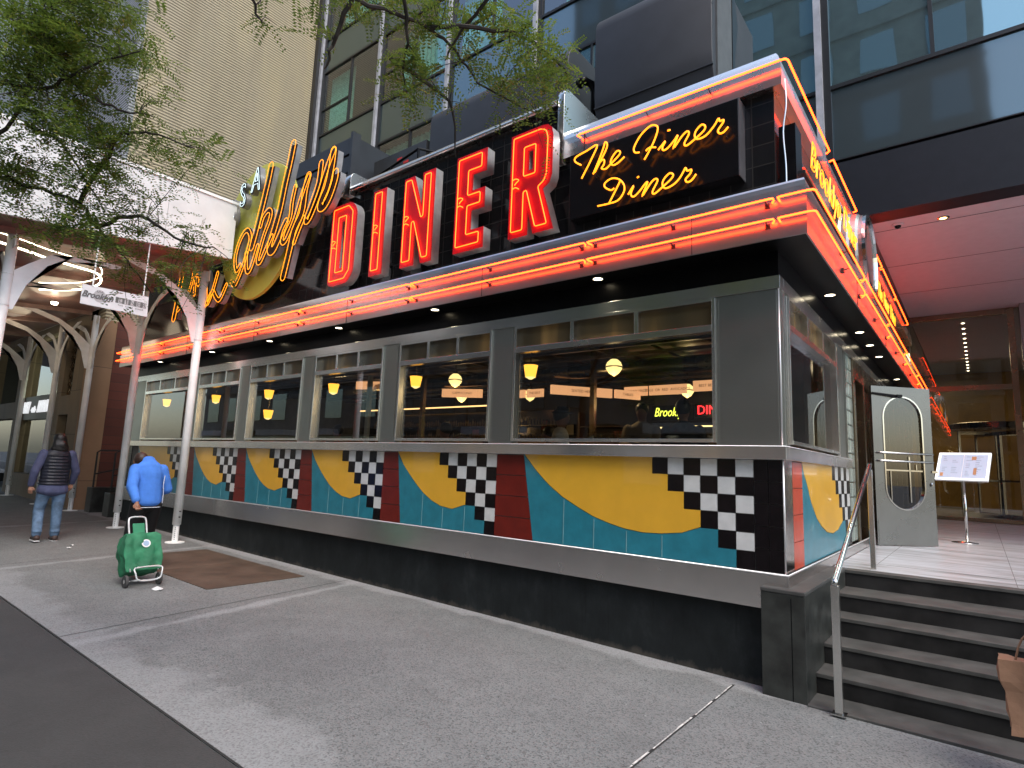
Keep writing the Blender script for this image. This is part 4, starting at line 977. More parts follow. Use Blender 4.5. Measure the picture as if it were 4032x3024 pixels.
m.build('ceiling_joint',FRAMED,TW)
bx('diner_side_bulkhead',FRAMED,TW,-.1,.018,5.62,13.3,4.4,5.30)
# lobby glass wall
LY=13.3
m=MB(); m.box(.02,2.03,LY,LY+.12,5.02,5.155); m.box(.02,2.03,LY,LY+.10,3.13,3.26); m.box(2.03,2.16,LY-.02,LY+.14,-.1,5.155); m.box(.02,2.03,LY,LY+.1,-.1,-.02); m.box(.3,.36,LY,LY+.1,-.02,3.13); m.box(4.2,4.3,LY-.02,LY+.14,-.1,5.155)
m.build('lobby_frame',BRONZE,TW,bevel=.003)
bx('lobby_pane',GLASSL,TW,.36,2.029,LY+.03,LY+.04,-.02,3.129); bx('lobby_pane',GLASSL,TW,.02,2.029,LY+.03,LY+.04,3.261,5.019)
bx('lobby_pane',GLASSL,TW,.02,.299,LY+.03,LY+.04,-.02,3.129); bx('lobby_pane',GLASSL,TW,2.161,4.199,LY+.03,LY+.04,-.1,5.15)
bx('steel_pier',steel('mirror_pier',.45,.18,.1,(.9,.85,.85)),TW,2.25,4.0,LY-.35,LY-.04,-.107,5.155)
# lobby interior
m=MB(); m.box(-3.5,8,24,24.2,-.1,5.2); m.build('lobby_back_wall',simple('honey_onyx',(.42,.25,.07),.3,var=.3,scale=.8),TW)
m=MB(); m.box(-3.6,-3.5,13.5,24,-.1,5.2); m.build('lobby_side_wall',simple('brown_marble',(.16,.11,.07),.25,var=.4,scale=1.2),TW)
m=MB(); m.box(-3.5,8,LY+.15,24,-.16,-.108); m.build('lobby_floor',MARBLE,TW)
m=MB(); m.box(-3.5,.0,LY+.15,24,5.16,5.2); m.build('lobby_inner_ceiling',PINKC,TW)
i0=None
for k in range(14):
    y=13.9+k*.72
    if i0 is None:
        i0=thing('lobby_spotlight','small round lobby ceiling light','ceiling light',(1.15,y,5.155),0,'row of lobby ceiling spotlights'); MB().lathe([(.035,0),(.035,-.006),(0,-.008)],n=12).build('lens',emit('lobby_spot',(1,.85,.6),9),i0)
        i0['label']='small round light in the row of spotlights on the lobby ceiling behind the glass'
    else:
        c=dup(i0); c.location=(1.15,y,5.155)
l=bpy.data.lights.new('lobby_glow','AREA'); l.energy=60; l.color=(1,.8,.5); l.size=2.5; lo=bpy.data.objects.new('lobby_glow',l); COL.objects.link(lo); lo.location=(0,19,5.0)
# revolving door
RV=thing('revolving_door','dark framed revolving glass door behind the lobby glazing','revolving door',(1.75,16.3,-.107))
m=MB(); m.lathe([(1.1,2.45),(1.1,2.6),(1.06,2.62)],n=32); m.build('canopy',BRONZE,RV)
for k in range(4):
    a=R(30+90*k); m=MB(); M4=Matrix.Rotation(a,4,'Z'); m.box(0.02,.08,-.02,.02,0,2.4,m=M4); m.box(.98,1.04,-.02,.02,0,2.4,m=M4); m.box(.08,.98,-.02,.02,0,.12,m=M4); m.box(.08,.98,-.02,.02,2.3,2.4,m=M4); m.box(.08,.98,-.02,.02,1.0,1.05,m=M4); m.build('wing_frame',BRONZE,RV)
# dome camera and ceiling downlight
t=thing('dome_camera','small dark dome security camera on the pale court ceiling','security camera',(.42,6.25,5.16)); MB().lathe([(.09,0),(.09,-.02),(.06,-.03)],n=20).build('base',PINKC,t); MB().lathe([(.05,-.03),(.045,-.055),(.0,-.08)],n=16).build('dome',BLACK,t,smooth=True)
t=thing('court_downlight','round warm downlight set in the pale court ceiling','recessed light',(1.045,6.33,5.16)); MB().lathe([(.09,0),(.09,-.008),(.06,-.012)],n=20).build('trim_ring',POL,t); MB().lathe([(.055,-.012),(0,-.016)],n=16).build('lens',emit('court_lamp',(1,.62,.2),3),t)

# rooftop plant
def duct(label,x0,x1,y0,y1,z0,z1,parts=True):
    t=thing('rooftop_duct',label,'duct')
    r=.32; prof=[]
    for k in range(7): a=math.pi/2*k/6; prof.append((y0+r-r*math.cos(a)*1.0,z1-r+r*math.sin(a)))
    prof+= [(y1,z1),(y1,z0)]
    for k in range(9): a=math.pi/2*k/8; prof.append((y0+.95-.95*math.sin(a),z0+1.0-1.0*math.cos(a)))
    plate('duct_body',[prof],'x',x0,x1,DUCT,t,.01)
    m=MB()
    for f in (.33,.7): z=z0+(z1-z0)*f; m.box(x0-.005,x1+.005,y0-.006,y0+.02,z,z+.02)
    m.build('seam',DARKP,t)
    return t
t=duct('big dark grey curved duct standing on the roof above the script sign',-2.95,-1.17,1.75,3.6,5.35,7.72)
bx('jagged_panel',simple('pale_duct_side',(.085,.088,.09),.5),t,-1.168,-1.15,1.9,2.5,5.4,9.0)
plate('torn_flashing',[[(2.5,5.4),(2.62,5.4),(2.60,6.7),(2.75,7.3),(2.62,7.7),(2.9,8.4),(3.0,9.0),(2.45,9.0),(2.3,8.3),(2.5,7.6)]],'x',-1.166,-1.14,BLACK,t)
duct('lower grey curved duct on the roof behind the letters, half hidden by leaves',-6.8,-3.6,2.0,3.4,5.1,7.72)
t=thing('vent_pipe','thin black gooseneck vent pipe beside the big roof duct','vent pipe')
MB().tube([(-3.12,2.0,5.2),(-3.12,2.0,6.62),(-3.14,1.97,6.75),(-3.22,1.88,6.8),(-3.27,1.82,6.72)],[.045,.045,.06,.07,.08],10).build('pipe',BLACK,t,smooth=True)
t=thing('louvred_enclosure','dark grey louvred plant enclosure on the roof behind the amber script','plant enclosure')
bx('enclosure_body',DARKP,t,-13.2,-8.7,1.62,4.0,4.9,7.58)
m=MB()
for k in range(6): m.box(-13.2,-8.7,1.56,1.62,5.1+k*.42,5.1+k*.42+.36)
m.box(-8.7,-8.62,1.5,1.7,4.9,7.62); m.build('louvre',DARKP,t)
t=thing('roof_cabinet','dark roof cabinet with small red and white stickers next to the louvred enclosure','cabinet')
bx('cabinet_body',simple('charcoal_cabinet',(.035,.037,.04),.45),t,-8.5,-6.9,2.0,3.2,5.0,7.1)
m=MB(); m.box(-8.45,-8.2,1.992,1.998,6.15,6.3); m.box(-8.45,-8.3,1.992,1.998,6.35,6.45); m.build('white_sticker',WHITES,t)
m=MB(); m.box(-7.75,-7.6,1.992,1.998,6.85,6.95); m.box(-7.55,-7.4,1.992,1.998,6.78,6.83); m.build('red_sticker',simple('red_sticker',(.6,.03,.02),.5),t)
t=thing('roof_railing','thin black guard railing on the roof behind the letters','railing')
m=MB(); m.tube([(-7.6,1.2,6.05),(-6.2,1.2,6.3),(-5.8,1.9,6.3)],.025,8); m.build('top_rail',BLACK,t)
for x in (-7.6,-6.9,-6.2): m=MB(); m.tube([(x,1.2,4.9),(x,1.2,6.05+.18*(x+7.6))],.022,8); m.build('post',BLACK,t)

# ================================================================== tan building on the left
TB=thing('tan_building','tall tan ribbed brick building with stone shopfront left of the diner','building')
bx('party_wall',TAN,TB,-17.6,-17.0,.001,16,4.3,45)
bx('front_wall',GREYRIB,TB,-60,-17.0,-.15,0,5.0,45)
bx('brick_side_wall',BRICK,TB,-17.3,-17.0,.311,5.7,-1.2,4.3)
bx('return_wall',BRICK,TB,-17.0,-14.3,5.4,5.7,-1.2,5)
m=MB(); m.box(-17.6,-17.0,-.15,.31,-1.2,4.299); m.build('corner_pier',STONEX,TB,bevel=.01)
m=MB(); m.box(-18.45,-17.601,-.15,.2,-1.2,4.99); m.box(-19.9,-19.3,-.15,.2,-1.2,4.99); m.box(-19.3,-18.45,-.15,.2,1.75,2.3); m.box(-19.3,-18.45,-.15,.2,-1.2,-.1)
m.box(-24.2,-23.25,-.15,.2,-1.2,4.99); m.box(-28,-24.2,-.15,.2,1.75,2.3); m.box(-30,-28,-.15,.2,-1.2,4.99); m.box(-23.25,-19.9,-.15,.2,-1.2,0); m.box(-30,-17.601,-.148,.2,4.3,4.99); m.box(-60,-30,-.15,.2,-1.2,4.99)
m.build('stone_facade',STONE,TB,bevel=.008)
bx('shop_lintel',simple('dark_bronze_lintel',(.04,.028,.018),.5),TB,-23.2,-19.95,-.10,.1,1.68,2.42)
bx('shop_window',GLASSL,TB,-23.2,-20.3,.0,.02,.02,1.67); bx('shop_door',BLACK,TB,-20.29,-19.95,.0,.05,.0,1.67)
bx('upper_shop_window',GLASSL,TB,-23.2,-19.95,.02,.04,2.42,4.25)
bx('small_window',GLASSL,TB,-19.28,-18.47,.05,.07,-.1,1.74); 
m=MB()
for k in range(7):
    for q in range(5): m.tube([(-19.25+q*.165,-.03,2.38+k*.26),(-19.25+(q+.5)*.165,-.03,2.5+k*.26),(-19.25+(q+1)*.165,-.03,2.38+k*.26),(-19.25+(q+.5)*.165,-.03,2.3+k*.26)],.014,5,closed=True)
m.build('ornate_grille',BRONZE,TB); bx('grille_back',BLACK,TB,-19.3,-18.45,.05,.1,2.3,4.3)
bx('shop_ceiling',FRAMED,TB,-30,-17.3,.2,2.8,4.9,5.0); bx('shop_floor',FRAMED,TB,-30,-17.3,.2,2.8,-1.1,-.75); bx('shop_end_wall',FRAMED,TB,-30.2,-30,.2,2.8,-.8,4.9)
bx('shop_inner_wall',simple('green_shop_interior',(.14,.17,.08),.6,var=.3,scale=1.5),TB,-29,-18,2.6,2.8,-.8,4.9)
bx('second_shop_window',GLASSL,TB,-28,-24.2,.02,.04,-.1,1.74)
m=MB(); m.box(-27.5,-24.4,.8,.9,.3,.42); m.build('shop_shelf',WOOD,TB)
SG=thing('shop_name_sign','white raised lettering beginning RS7 over the stone shopfront','shop sign')
link('lettering',textmesh('RS7',.50,.02,wallmtx(-22.78,-.125,2.05),sx=.85,bold=.012),emit('sign_white',(.9,.92,.95),.34),SG)
link('small_lettering',textmesh('-aut-',.30,.02,wallmtx(-22.0,-.125,2.0),sx=.75,bold=.012),emit('sign_white',(.9,.92,.95),.34),SG)
link('lettering',textmesh('APPRAISA',.50,.02,wallmtx(-20.78,-.125,2.05),sx=.72,bold=.012),emit('sign_white',(.9,.92,.95),.34),SG)
random.seed(5)
k=0
for (x,y,z,lab) in ((-22.6,1.6,3.4,'left'),(-21.9,1.4,3.1,'middle'),(-20.9,1.5,3.05,'right'),(-20.4,1.2,3.4,'rightmost upper'),(-22.6,1.4,2.6,'lowest')):
    t=thing('shop_light',f'{lab} bright ceiling light seen through the upper shop window','light'); MB().lathe([(.10,0),(.09,-.03),(.0,-.05)],c=(x,y,z),n=12).build('lens',emit('shop_lamp',(1,1,.75),4),t)
l=bpy.data.lights.new('shop_glow','POINT'); l.energy=30; l.color=(.95,1,.75); l.shadow_soft_size=.2; lo=bpy.data.objects.new('shop_glow',l); COL.objects.link(lo); lo.location=(-21.6,1.3,2.9)
# small entry rail left of the diner
for i,(x,lab) in enumerate(((-16.55,'grey granite block with steel rail beside the brick side wall'),(-15.3,'grey granite block with steel rail at the left end of the diner'))):
    t=thing('rail_block',lab,'rail block'); bx('block',STONEC,t,x,x+.38,-.02,1.6,-1.1,-.13 if i==0 else -.2,bevel=.01)
    m=MB(); m.tube([(x+.18,.05,-.15),(x+.18,.05,.75),(x+.18,.12,.8),(x+.18,1.2,.82),(x+.18,1.2,-.15)],.022,8); m.build('rail',FRAMED,t); m=MB(); m.tube([(x+.18,.05,.2),(x+.18,1.2,.5)],.018,8); m.build('lower_rail',FRAMED,t)

# ================================================================== sidewalk shed
SH=thing('sidewalk_shed','white sidewalk shed with tall parapet on bracketed white posts','sidewalk shed')
BEAMB=simple('beam_brown',(.30,.20,.17),.5)
DKM=simple('shed_ceiling',(.22,.12,.10),.3,var=.2,scale=1.5)
XE=-9.45
m=MB(); m.hexa([(XE-.06,-4.9,3.95),(XE,-4.9,3.95),(XE,-.33,4.42),(XE-.06,-.33,4.42)],[(XE-.06,-4.9,5.5),(XE,-4.9,5.5),(XE,-.33,5.47),(XE-.06,-.33,5.47)])
m.build('end_parapet',WHITES,SH)
m=MB(); m.box(XE-.08,XE+.02,-4.9,-.31,5.47,5.52); m.box(-30,XE-.08,-.34,-.31,5.47,5.52); m.build('parapet_cap',WHITEP,SH)
bx('back_parapet',WHITES,SH,-30,XE-.061,-.36,-.33,4.42,5.47); bx('street_parapet',WHITES,SH,-30,XE-.061,-4.9,-4.87,4.0,5.47)
m=MB()
for y in (-1.5,-2.7,-3.9): m.box(XE,XE+.003,y-.004,y+.004,4.3,5.45)
m.build('parapet_seam',simple('seam_grey',(.4,.4,.4),.6),SH)
m=MB(); m.hexa([(-30,-4.86,4.02),(XE-.07,-4.86,4.02),(XE-.07,-.37,4.40),(-30,-.37,4.40)],[(-30,-4.86,4.08),(XE-.07,-4.86,4.08),(XE-.07,-.37,4.46),(-30,-.37,4.46)]); m.build('deck',DKM,SH)
for x in (-10.27,-12.88,-16.8,-18.95,-22.25,-25): MB().hexa([(x-.04,-4.86,3.92),(x+.04,-4.86,3.92),(x+.04,-.37,4.30),(x-.04,-.37,4.30)],[(x-.04,-4.86,4.02),(x+.04,-4.86,4.02),(x+.04,-.37,4.40),(x-.04,-.37,4.40)]).build('deck_beam',BEAMB,SH)
def gusset(x,y,dx,dy,zb=2.89,zt=4.12,L=1.35):
    # curved triangular bracket plate in the vertical plane (dx,dy)
    prof_out=[];prof_in=[]
    for k in range(9):
        t=k/8; prof_in.append((.05+.33*math.sin(t*math.pi/2)**1.0*0+ .05*0 ,zb))
    outer=[(.05,zb),(.12,zb+.0),(.24,zb+.42),(.47,zb+.80),(.80,zb+1.06),(L,zt+.0),(L+.25,zt+.08),(L-.08,zt+.09),(.80,zt-.05),(.50,zb+1.0),(.24,zb+.78),(.05,zb+.60)]
    m=MB(); n=len(outer); th=.008
    nx,ny=-dy*th,dx*th
    vs=[(x+dx*u+nx,y+dy*u+ny,z) for u,z in outer]+[(x+dx*u-nx,y+dy*u-ny,z) for u,z in outer]
    bm=bmesh.new(); V=[bm.verts.new(v) for v in vs]
    bm.faces.new(V[:n]); bm.faces.new(V[n:][::-1])
    for k in range(n): bm.faces.new((V[k],V[(k+1)%n],V[n+(k+1)%n],V[n+k]))
    bmesh.ops.triangulate(bm,faces=[f for f in bm.faces if len(f.verts)>4]); bmesh.ops.recalc_face_normals(bm,faces=bm.faces)
    me=bpy.data.meshes.new('bracket'); bm.to_mesh(me); bm.free(); return me
posts=[(-10.27,-.42),(-12.88,-.52),(-16.8,-.25),(-18.95,-.42),(-22.25,-.40),(-10.3,-3.3),(-12.88,-3.4),(-16.8,-3.3),(-19.6,-3.3)]
for i,(x,y) in enumerate(posts):
    zt=4.40-(-.37-y)*.0847-.1
    m=MB(); m.tube([(x,y,gz(x)+.32),(x,y,zt)],.072,16); p=m.build('post',WHITEP,SH,smooth=True)
    m=MB(); m.tube([(x,y,gz(x)+.012),(x,y,gz(x)+.34)],.052,14); m.lathe([(.16,0),(.16,.014),(.06,.02)],c=(x,y,gz(x)),n=24); m.build('foot',WHITEP,p)
    m=MB()
    for zz in (.46,.56): m.tube([(x-.10,y,gz(x)+zz),(x+.10,y,gz(x)+zz)],.012,6)
    for k in range(7): m.tube([(x+.045,y-.03,gz(x)+.06+k*.035),(x+.055,y-.04,gz(x)+.06+k*.035)],.006,6)
    m.build('bolt',FRAMED,p)
    m=MB()
    for zz in (2.93,3.42): m.tube([(x,y,zz),(x,y,zz+.02)],.08,14)
    m.build('collar',WHITEP,p)
    dirs=[(-1,0)] if x>-11 else [(-1,0),(1,0)]
    dirs.append((0,-1) if y>-2 else (0,1))
    for dx,dy in dirs:
        link('bracket',gusset(x,y,dx,dy,2.89 if i<3 else 2.89,4.12-(0 if y>-2 else .22)),WHITEP,p)
    m=MB(); m.box(x-.2,x+.2,y-.008,y+.008,zt-.22,zt-.02); m.build('cap_plate',WHITEP,p)
# rope light loop
RL=thing('rope_light','looped warm white LED rope light under the shed deck','rope light')
lp=[(-10.69,-3.391),(-10.85,-3.0),(-11.02,-2.70),(-11.1,-2.44),(-11.18,-2.16),(-11.26,-1.94),(-11.54,-1.75),(-12.16,-1.60),(-12.81,-1.664),(-13.28,-1.864),(-13.67,-2.18)]
for j,(dz,dx) in enumerate(((0,0),(.06,.35))):
    m=MB(); m.tube(smoothpts([(x+dx,y-.1*j,4.0+dz+.02*(y+3)) for x,y in lp],4),.018 if j==0 else .009,8); m.build('led_tube',LED,RL,smooth=True)
# hanging sign
HS=thing('hanging_banner_sign','white hanging sign printed Brooklyn DINER under the shed edge','hanging sign')
X_=-9.52
m=MB(); m.hexa([(X_-.015,-2.535,3.04),(X_,-2.535,3.04),(X_,-1.585,3.035),(X_-.015,-1.585,3.035)],[(X_-.015,-2.535,3.35),(X_,-2.535,3.35),(X_,-1.60,3.375),(X_-.015,-1.60,3.375)]); m.build('board',simple('sign_board_white',(.66,.68,.70),.5,var=.04),HS)
m=MB(); m.tube([(X_,-2.40,3.35),(X_,-2.40,4.25)],.012,6); m.tube([(X_,-1.68,3.37),(X_,-1.68,4.3)],.010,6); m.build('hanger',WHITEP,HS)
GR=simple('grey_print_ink',(.13,.13,.13),.7); LG=simple('light_grey_ink',(.42,.42,.43),.7)
link('script_print',textmesh('Brooklyn',.135,.0015,wallmtx(X_+.006,-2.32,3.205,'+x'),sx=.85,shear=.35,bold=.004),GR,HS)
m=MB(); n=24; m.add([(X_+.0015,-2.29,3.21)]+[(X_+.0015,-2.29+.085*math.cos(k*6.2832/n),3.21+.10*math.sin(k*6.2832/n)) for k in range(n)],[(0,1+k,1+(k+1)%n) for k in range(n)]); m.build('disc_print',LG,HS)
link('arc_print',textmesh('USA',.05,.001,wallmtx(X_+.004,-2.29,3.28,'+x')),GR,HS)
m=MB(); m.box(X_+.0008,X_+.0025,-2.07,-1.62,3.165,3.26); m.build('print_band',GR,HS)
m=MB()
for k in range(5): m.box(X_+.0026,X_+.0035,-2.03+k*.088,-1.975+k*.088,3.168,3.257)
m.build('letter_tile',LG,HS)
link('letter_print',textmesh('D I N E R',.098,.001,wallmtx(X_+.0048,-1.825,3.212,'+x'),spacing=1.03,sx=.98),GR,HS)
link('small_print',textmesh('THE  FINER  DINER',.036,.001,wallmtx(X_+.004,-1.845,3.13,'+x'),spacing=1.25),GR,HS)

# ================================================================== opposite side of the street (seen in reflections)
def opp(name,label,x0,x1,y,z1,mat,nx,nz,wm):
    t=thing(name,label,'building'); bx('wall',mat,t,x0,x1,y-12,y,-1.2,z1)
    for k in range(int((x1-x0)/3.4)): bx('reflection_glow_pane',(WREFL,CREFL)[k%2],t,x0+.9+k*3.4,x0+2.9+k*3.4-.6*(k%3),y+.085,y+.1,.2,2.1)  # glowing panes added to give the steel something to reflect
    for k in range(int((x1-x0)/6)): bx('awning',(PINKC,BLACK,GREYA)[k%3],t,x0+.6+k*6,x0+4.9+k*6,y+.09,y+1.2,2.65,3.1)  # awnings made up to vary the reflections in the steel
    m=MB()
    for k in range(nz+1):
        z=3.2+k*(z1-4)/nz; m.box(x0-.1,x1+.1,y,y+.18,z-.25,z)
    m.build('cornice',mat,t)
    dx=(x1-x0)/nx; dz=(z1-4)/nz
    w0=None
    for i in range(nx):
        for k in range(nz):
            cx_=x0+dx*(i+.5); cz=3.2+dz*(k+.52)
            if w0 is None:
                w0=MB().box(-dx*.27,dx*.27,.01,.06,-dz*.30,dz*.30).build('window',wm,t)
                w0.location=(cx_,y,cz)
            else:
                c=w0.copy(); COL.objects.link(c); c.parent=t; c.location=(cx_,y,cz)
    bx('shopfront',GLASSD,t,x0+.5,x1-.5,y+.01,y+.08,-.6,2.6)
    return t
WREFL=emit('warm_reflection_glow',(1,.72,.42),.5); CREFL=emit('cool_reflection_glow',(.8,.9,1),.35); GREYA=simple('pale_awning',(.5,.5,.48),.7)  # glow colours of the panes added for reflections
GLASSD=facade_glass('dark_window_glass',(.02,.025,.03),.05,.15)
opp('stone_apartment_block','brown stone block opposite, mirrored in the tower glass',-24,2.9,-22,46,simple('brown_stone',(.17,.165,.15),.8,var=.2,scale=1),8,10,GLASSD)
opp('pale_office_block','pale block further along the opposite side',-60,-24.2,-22,30,simple('pale_stone',(.20,.19,.175),.8,var=.2,scale=1),9,7,GLASSD)
opp('low_shop_block','low dark brick block opposite the entrance court',3.1,26,-22,15,simple('dark_brick_far',(.12,.07,.05),.8,var=.2,scale=1),6,3,GLASSD)

# ================================================================== honey locust tree
TR=thing('honey_locust_tree','honey locust street tree with feathery hanging leaves over the pavement','tree')
BR=[[(-3.92,-4.69,2.74),(-3.61,-4.57,2.93),(-3.25,-4.57,3.2),(-3.06,-4.63,3.36),(-2.84,-4.52,3.48)],[(-3.95,-4.67,2.66),(-3.74,-4.49,2.57),(-3.49,-4.17,2.47),(-3.42,-4.08,2.32),(-3.59,-3.82,2.2),(-3.68,-3.58,1.99)],[(-3.6,-4.49,2.93),(-3.49,-4.32,2.84),(-3.36,-4.09,2.47)],[(-3.49,-4.17,2.47),(-3.13,-4.12,2.8),(-2.99,-4.11,2.85),(-2.84,-4.0,2.85),(-2.59,-3.83,2.75)],[(-3.42,-4.08,2.32),(-3.22,-3.89,2.41),(-3.06,-3.64,2.29),(-2.9,-3.48,2.24)],[(-3.06,-4.63,3.36),(-3.06,-4.42,3.09),(-2.95,-4.21,2.97),(-2.71,-4.05,2.9)],[(-3.36,-4.69,3.02),(-3.12,-4.51,3.0),(-2.83,-4.41,3.07),(-2.42,-4.25,3.1)],[(-1.4,-3.9,3.38),(-1.35,-3.58,3.39),(-1.23,-3.09,3.46),(-1.23,-2.86,3.42),(-1.21,-2.58,3.34),(-.99,-2.18,3.26)],[(-.66,-2.91,3.77),(-1.14,-2.9,3.54),(-1.3,-2.89,3.39)],[(-1.17,-3.38,3.59),(-1.27,-3.24,3.38),(-1.5,-3.05,3.15)],[(-1.23,-3.09,3.46),(-.92,-2.7,3.54),(-.78,-2.37,3.49),(-.79,-2.18,3.43)],[(-1.35,-3.58,3.39),(-1.54,-3.56,3.18),(-1.62,-3.55,3.07)],[(-1.71,-4.05,3.44),(-1.75,-3.97,3.35),(-1.79,-3.86,3.24)],[(-1.48,-3.2,3.31),(-1.37,-2.77,3.19),(-1.45,-2.59,2.9)]]
CL=[(-2.85,-4.77,3.17,.26,60),(-3.26,-4.54,3.55,.32,70),(-3.12,-4.36,3.58,.29,60),(-2.71,-4.29,3.43,.23,40),(-3.21,-4.66,3.07,.3,60),(-3.09,-4.49,3.18,.3,70),(-3.13,-4.28,3.37,.29,55),(-3.09,-4.1,3.57,.23,30),(-2.64,-4.11,3.22,.15,16),(-2.98,-4.68,2.7,.24,60),(-3.49,-4.43,3.06,.3,70),(-3.12,-4.29,3.02,.24,40),(-3.6,-4.53,2.71,.27,60),(-2.98,-4.47,2.57,.24,60),(-3.21,-4.24,2.82,.24,35),(-3.27,-4.04,3.11,.19,18),(-2.87,-3.96,2.94,.17,16),(-3.34,-3.68,3.17,.17,14),(-3.78,-4.47,2.5,.26,40),(-3.06,-4.41,2.39,.22,40),(-3.0,-4.26,2.46,.22,34),(-3.27,-3.99,2.72,.22,24),(-3.48,-3.76,2.92,.21,18),(-3.03,-3.69,2.71,.2,14),(-2.81,-3.68,2.86,.15,12),(-3.39,-4.26,2.31,.22,26),(-3.02,-4.14,2.3,.22,34),(-3.09,-3.94,2.42,.23,34),(-3.18,-3.71,2.5,.22,26),(-3.16,-3.48,2.44,.2,22),(-2.97,-3.41,2.24,.12,9),(-3.31,-4.39,2.15,.17,16),(-3.22,-3.99,2.07,.17,20),(-3.36,-3.77,2.07,.18,22),(-3.23,-3.68,1.9,.19,26),(-3.0,-3.64,1.8,.13,12),(-3.71,-4.06,2.29,.17,12),(-3.28,-3.47,2.25,.12,8),(-3.44,-4.51,2.83,.25,40),(-2.89,-4.65,3.15,.27,60),(-3.37,-4.36,3.53,.3,60),(-3.7,-4.43,2.62,.25,40),(-3.26,-4.55,2.08,.19,16),(-2.82,-3.9,3.19,.12,8),(-3.18,-4.12,3.31,.21,16),(-1.56,-3.34,3.58,.25,34),(-1.49,-3.07,3.63,.25,45),(-1.18,-3.02,3.48,.24,50),(-1.11,-2.8,3.66,.21,34),(-1.01,-2.69,3.52,.24,50),(-.83,-2.66,3.33,.22,48),(-.81,-2.44,3.36,.19,34),(-.78,-2.25,3.42,.12,14),(-1.18,-2.62,3.44,.21,40),(-1.02,-2.56,3.24,.19,36),(-.92,-2.38,3.2,.17,26),(-1.25,-3.16,3.2,.19,34),(-1.42,-3.08,3.13,.18,28),(-1.51,-2.81,3.26,.16,18),(-1.23,-2.87,3.28,.17,24),(-1.51,-3.55,3.35,.16,18),(-1.75,-3.42,3.29,.12,9),(-.8,-2.51,3.54,.14,12),(-.74,-2.44,3.49,.1,8),(-1.25,-2.75,3.09,.1,8),(-1.85,-3.86,3.36,.1,9),(-1.9,-3.8,3.33,.08,5),(-1.47,-3.2,3.63,.21,26),(-.87,-2.28,3.06,.09,7),(-1.14,-2.6,3.06,.14,14),(-.98,-2.34,3.0,.1,8),(-1.39,-3.06,2.95,.11,10),(-1.58,-3.78,3.31,.07,5)]
TX,TYY=-5.6,-5.75
m=MB(); m.tube(smoothpts([(TX,TYY,gz(TX)-.1),(TX+.03,TYY,gz(TX)+.3),(TX,TYY+.05,.6),(TX+.1,TYY+.05,1.9),(TX+.15,TYY+.1,2.5)],4),[.17,.16,.15,.145,.14,.14,.135,.135,.13,.13,.125,.12,.12,.115,.11,.1,.1][:17],14); m.build('trunk',BARK,TR,smooth=True)
LIMBS=[[(TX+.15,TYY+.1,2.5),(-4.9,-5.2,2.6),(-3.92,-4.69,2.74)],[(TX+.15,TYY+.1,2.4),(-4.8,-5.1,2.5),(-3.95,-4.67,2.66)],[(TX+.15,TYY+.1,2.5),(-4.8,-5.6,3.7),(-3.4,-5.2,4.4),(-2.2,-4.6,4.1),(-1.4,-3.9,3.6),(-1.4,-3.9,3.38)],[(-2.2,-4.6,4.1),(-1.4,-3.9,4.3),(-.66,-2.91,3.77)],[(-2.2,-4.6,4.1),(-1.6,-4,4.0),(-1.17,-3.38,3.59)],[(-3.4,-5.2,4.4),(-2.4,-4.7,4.0),(-1.71,-4.05,3.44)]]
for L in LIMBS:
    P=smoothpts(L,5); m=MB(); r0=.05; m.tube(P,[r0+(.014-r0)*k/(len(P)-1) for k in range(len(P))],8); m.build('limb',BARK,TR,smooth=True)
m=MB(); allp=[]
for b in BR:
    P=smoothpts(b,5); random.seed(len(allp))
    P=[p+Vector((random.uniform(-.012,.012),random.uniform(-.012,.012),random.uniform(-.012,.012))) if 0<i<len(P)-1 else p for i,p in enumerate(P)]
    r0=.016; m.tube(P,[r0+(.004-r0)*k/(len(P)-1) for k in range(len(P))],6); allp+=P
random.seed(11); leafv=[];leaff=[]
def leaf(p,d):
    d=d.normalized(); L=random.uniform(.10,.18); n=random.randint(7,10); side=d.cross(Vector((random.uniform(-.4,.4),random.uniform(-.4,.4),1))).normalized()
    nrm=side.cross(d).normalized(); ln=random.uniform(.021,.040)
    for k in range(n):
        t=(k+.6)/n; q=p+d*L*t+Vector((0,0,-1))*(.04*t*t)
        for s in (1,-1):
            dv=(side*s*1.0+d*.35+nrm*random.uniform(-.35,.35)).normalized(); w_=(d-dv*d.dot(dv)).normalized()*.0062
            tip=q+dv*ln*(1-.3*abs(t-.5)); b=q+dv*.002; c=(b+tip)/2
            i=len(leafv); leafv.extend([tuple(b),tuple(c+w_),tuple(tip),tuple(c-w_)]); leaff.append((i,i+1,i+2,i+3))
for ci,(x,y,z,r,n) in enumerate(CL):
    if ci>=45: n=max(4,int(n*.6)); z+=.05
    c=Vector((x,y,z)); near=min(allp,key=lambda p:(p-c).length)
    sub=[]
    for q in range(max(2,n//9)):
        e=c+Vector((random.gauss(0,.6),random.gauss(0,.6),random.gauss(0,.6)))*r
        P=smoothpts([near,(near+e)/2+Vector((random.uniform(-.04,.04),random.uniform(-.04,.04),.03)),e],4); m.tube(P,[.003,.0028,.0026,.0024,.0021,.0019,.0017,.0014,.0012],5); sub+=P[3:]
    for q in range(int(n*1.55)):
        s=random.choice(sub); off=Vector((random.gauss(0,.5),random.gauss(0,.5),random.gauss(0,.5)))*r*.44
        d=Vector((random.uniform(-1,1),random.uniform(-1,1),random.uniform(-.7,.35)))
        leaf(s+off,d)
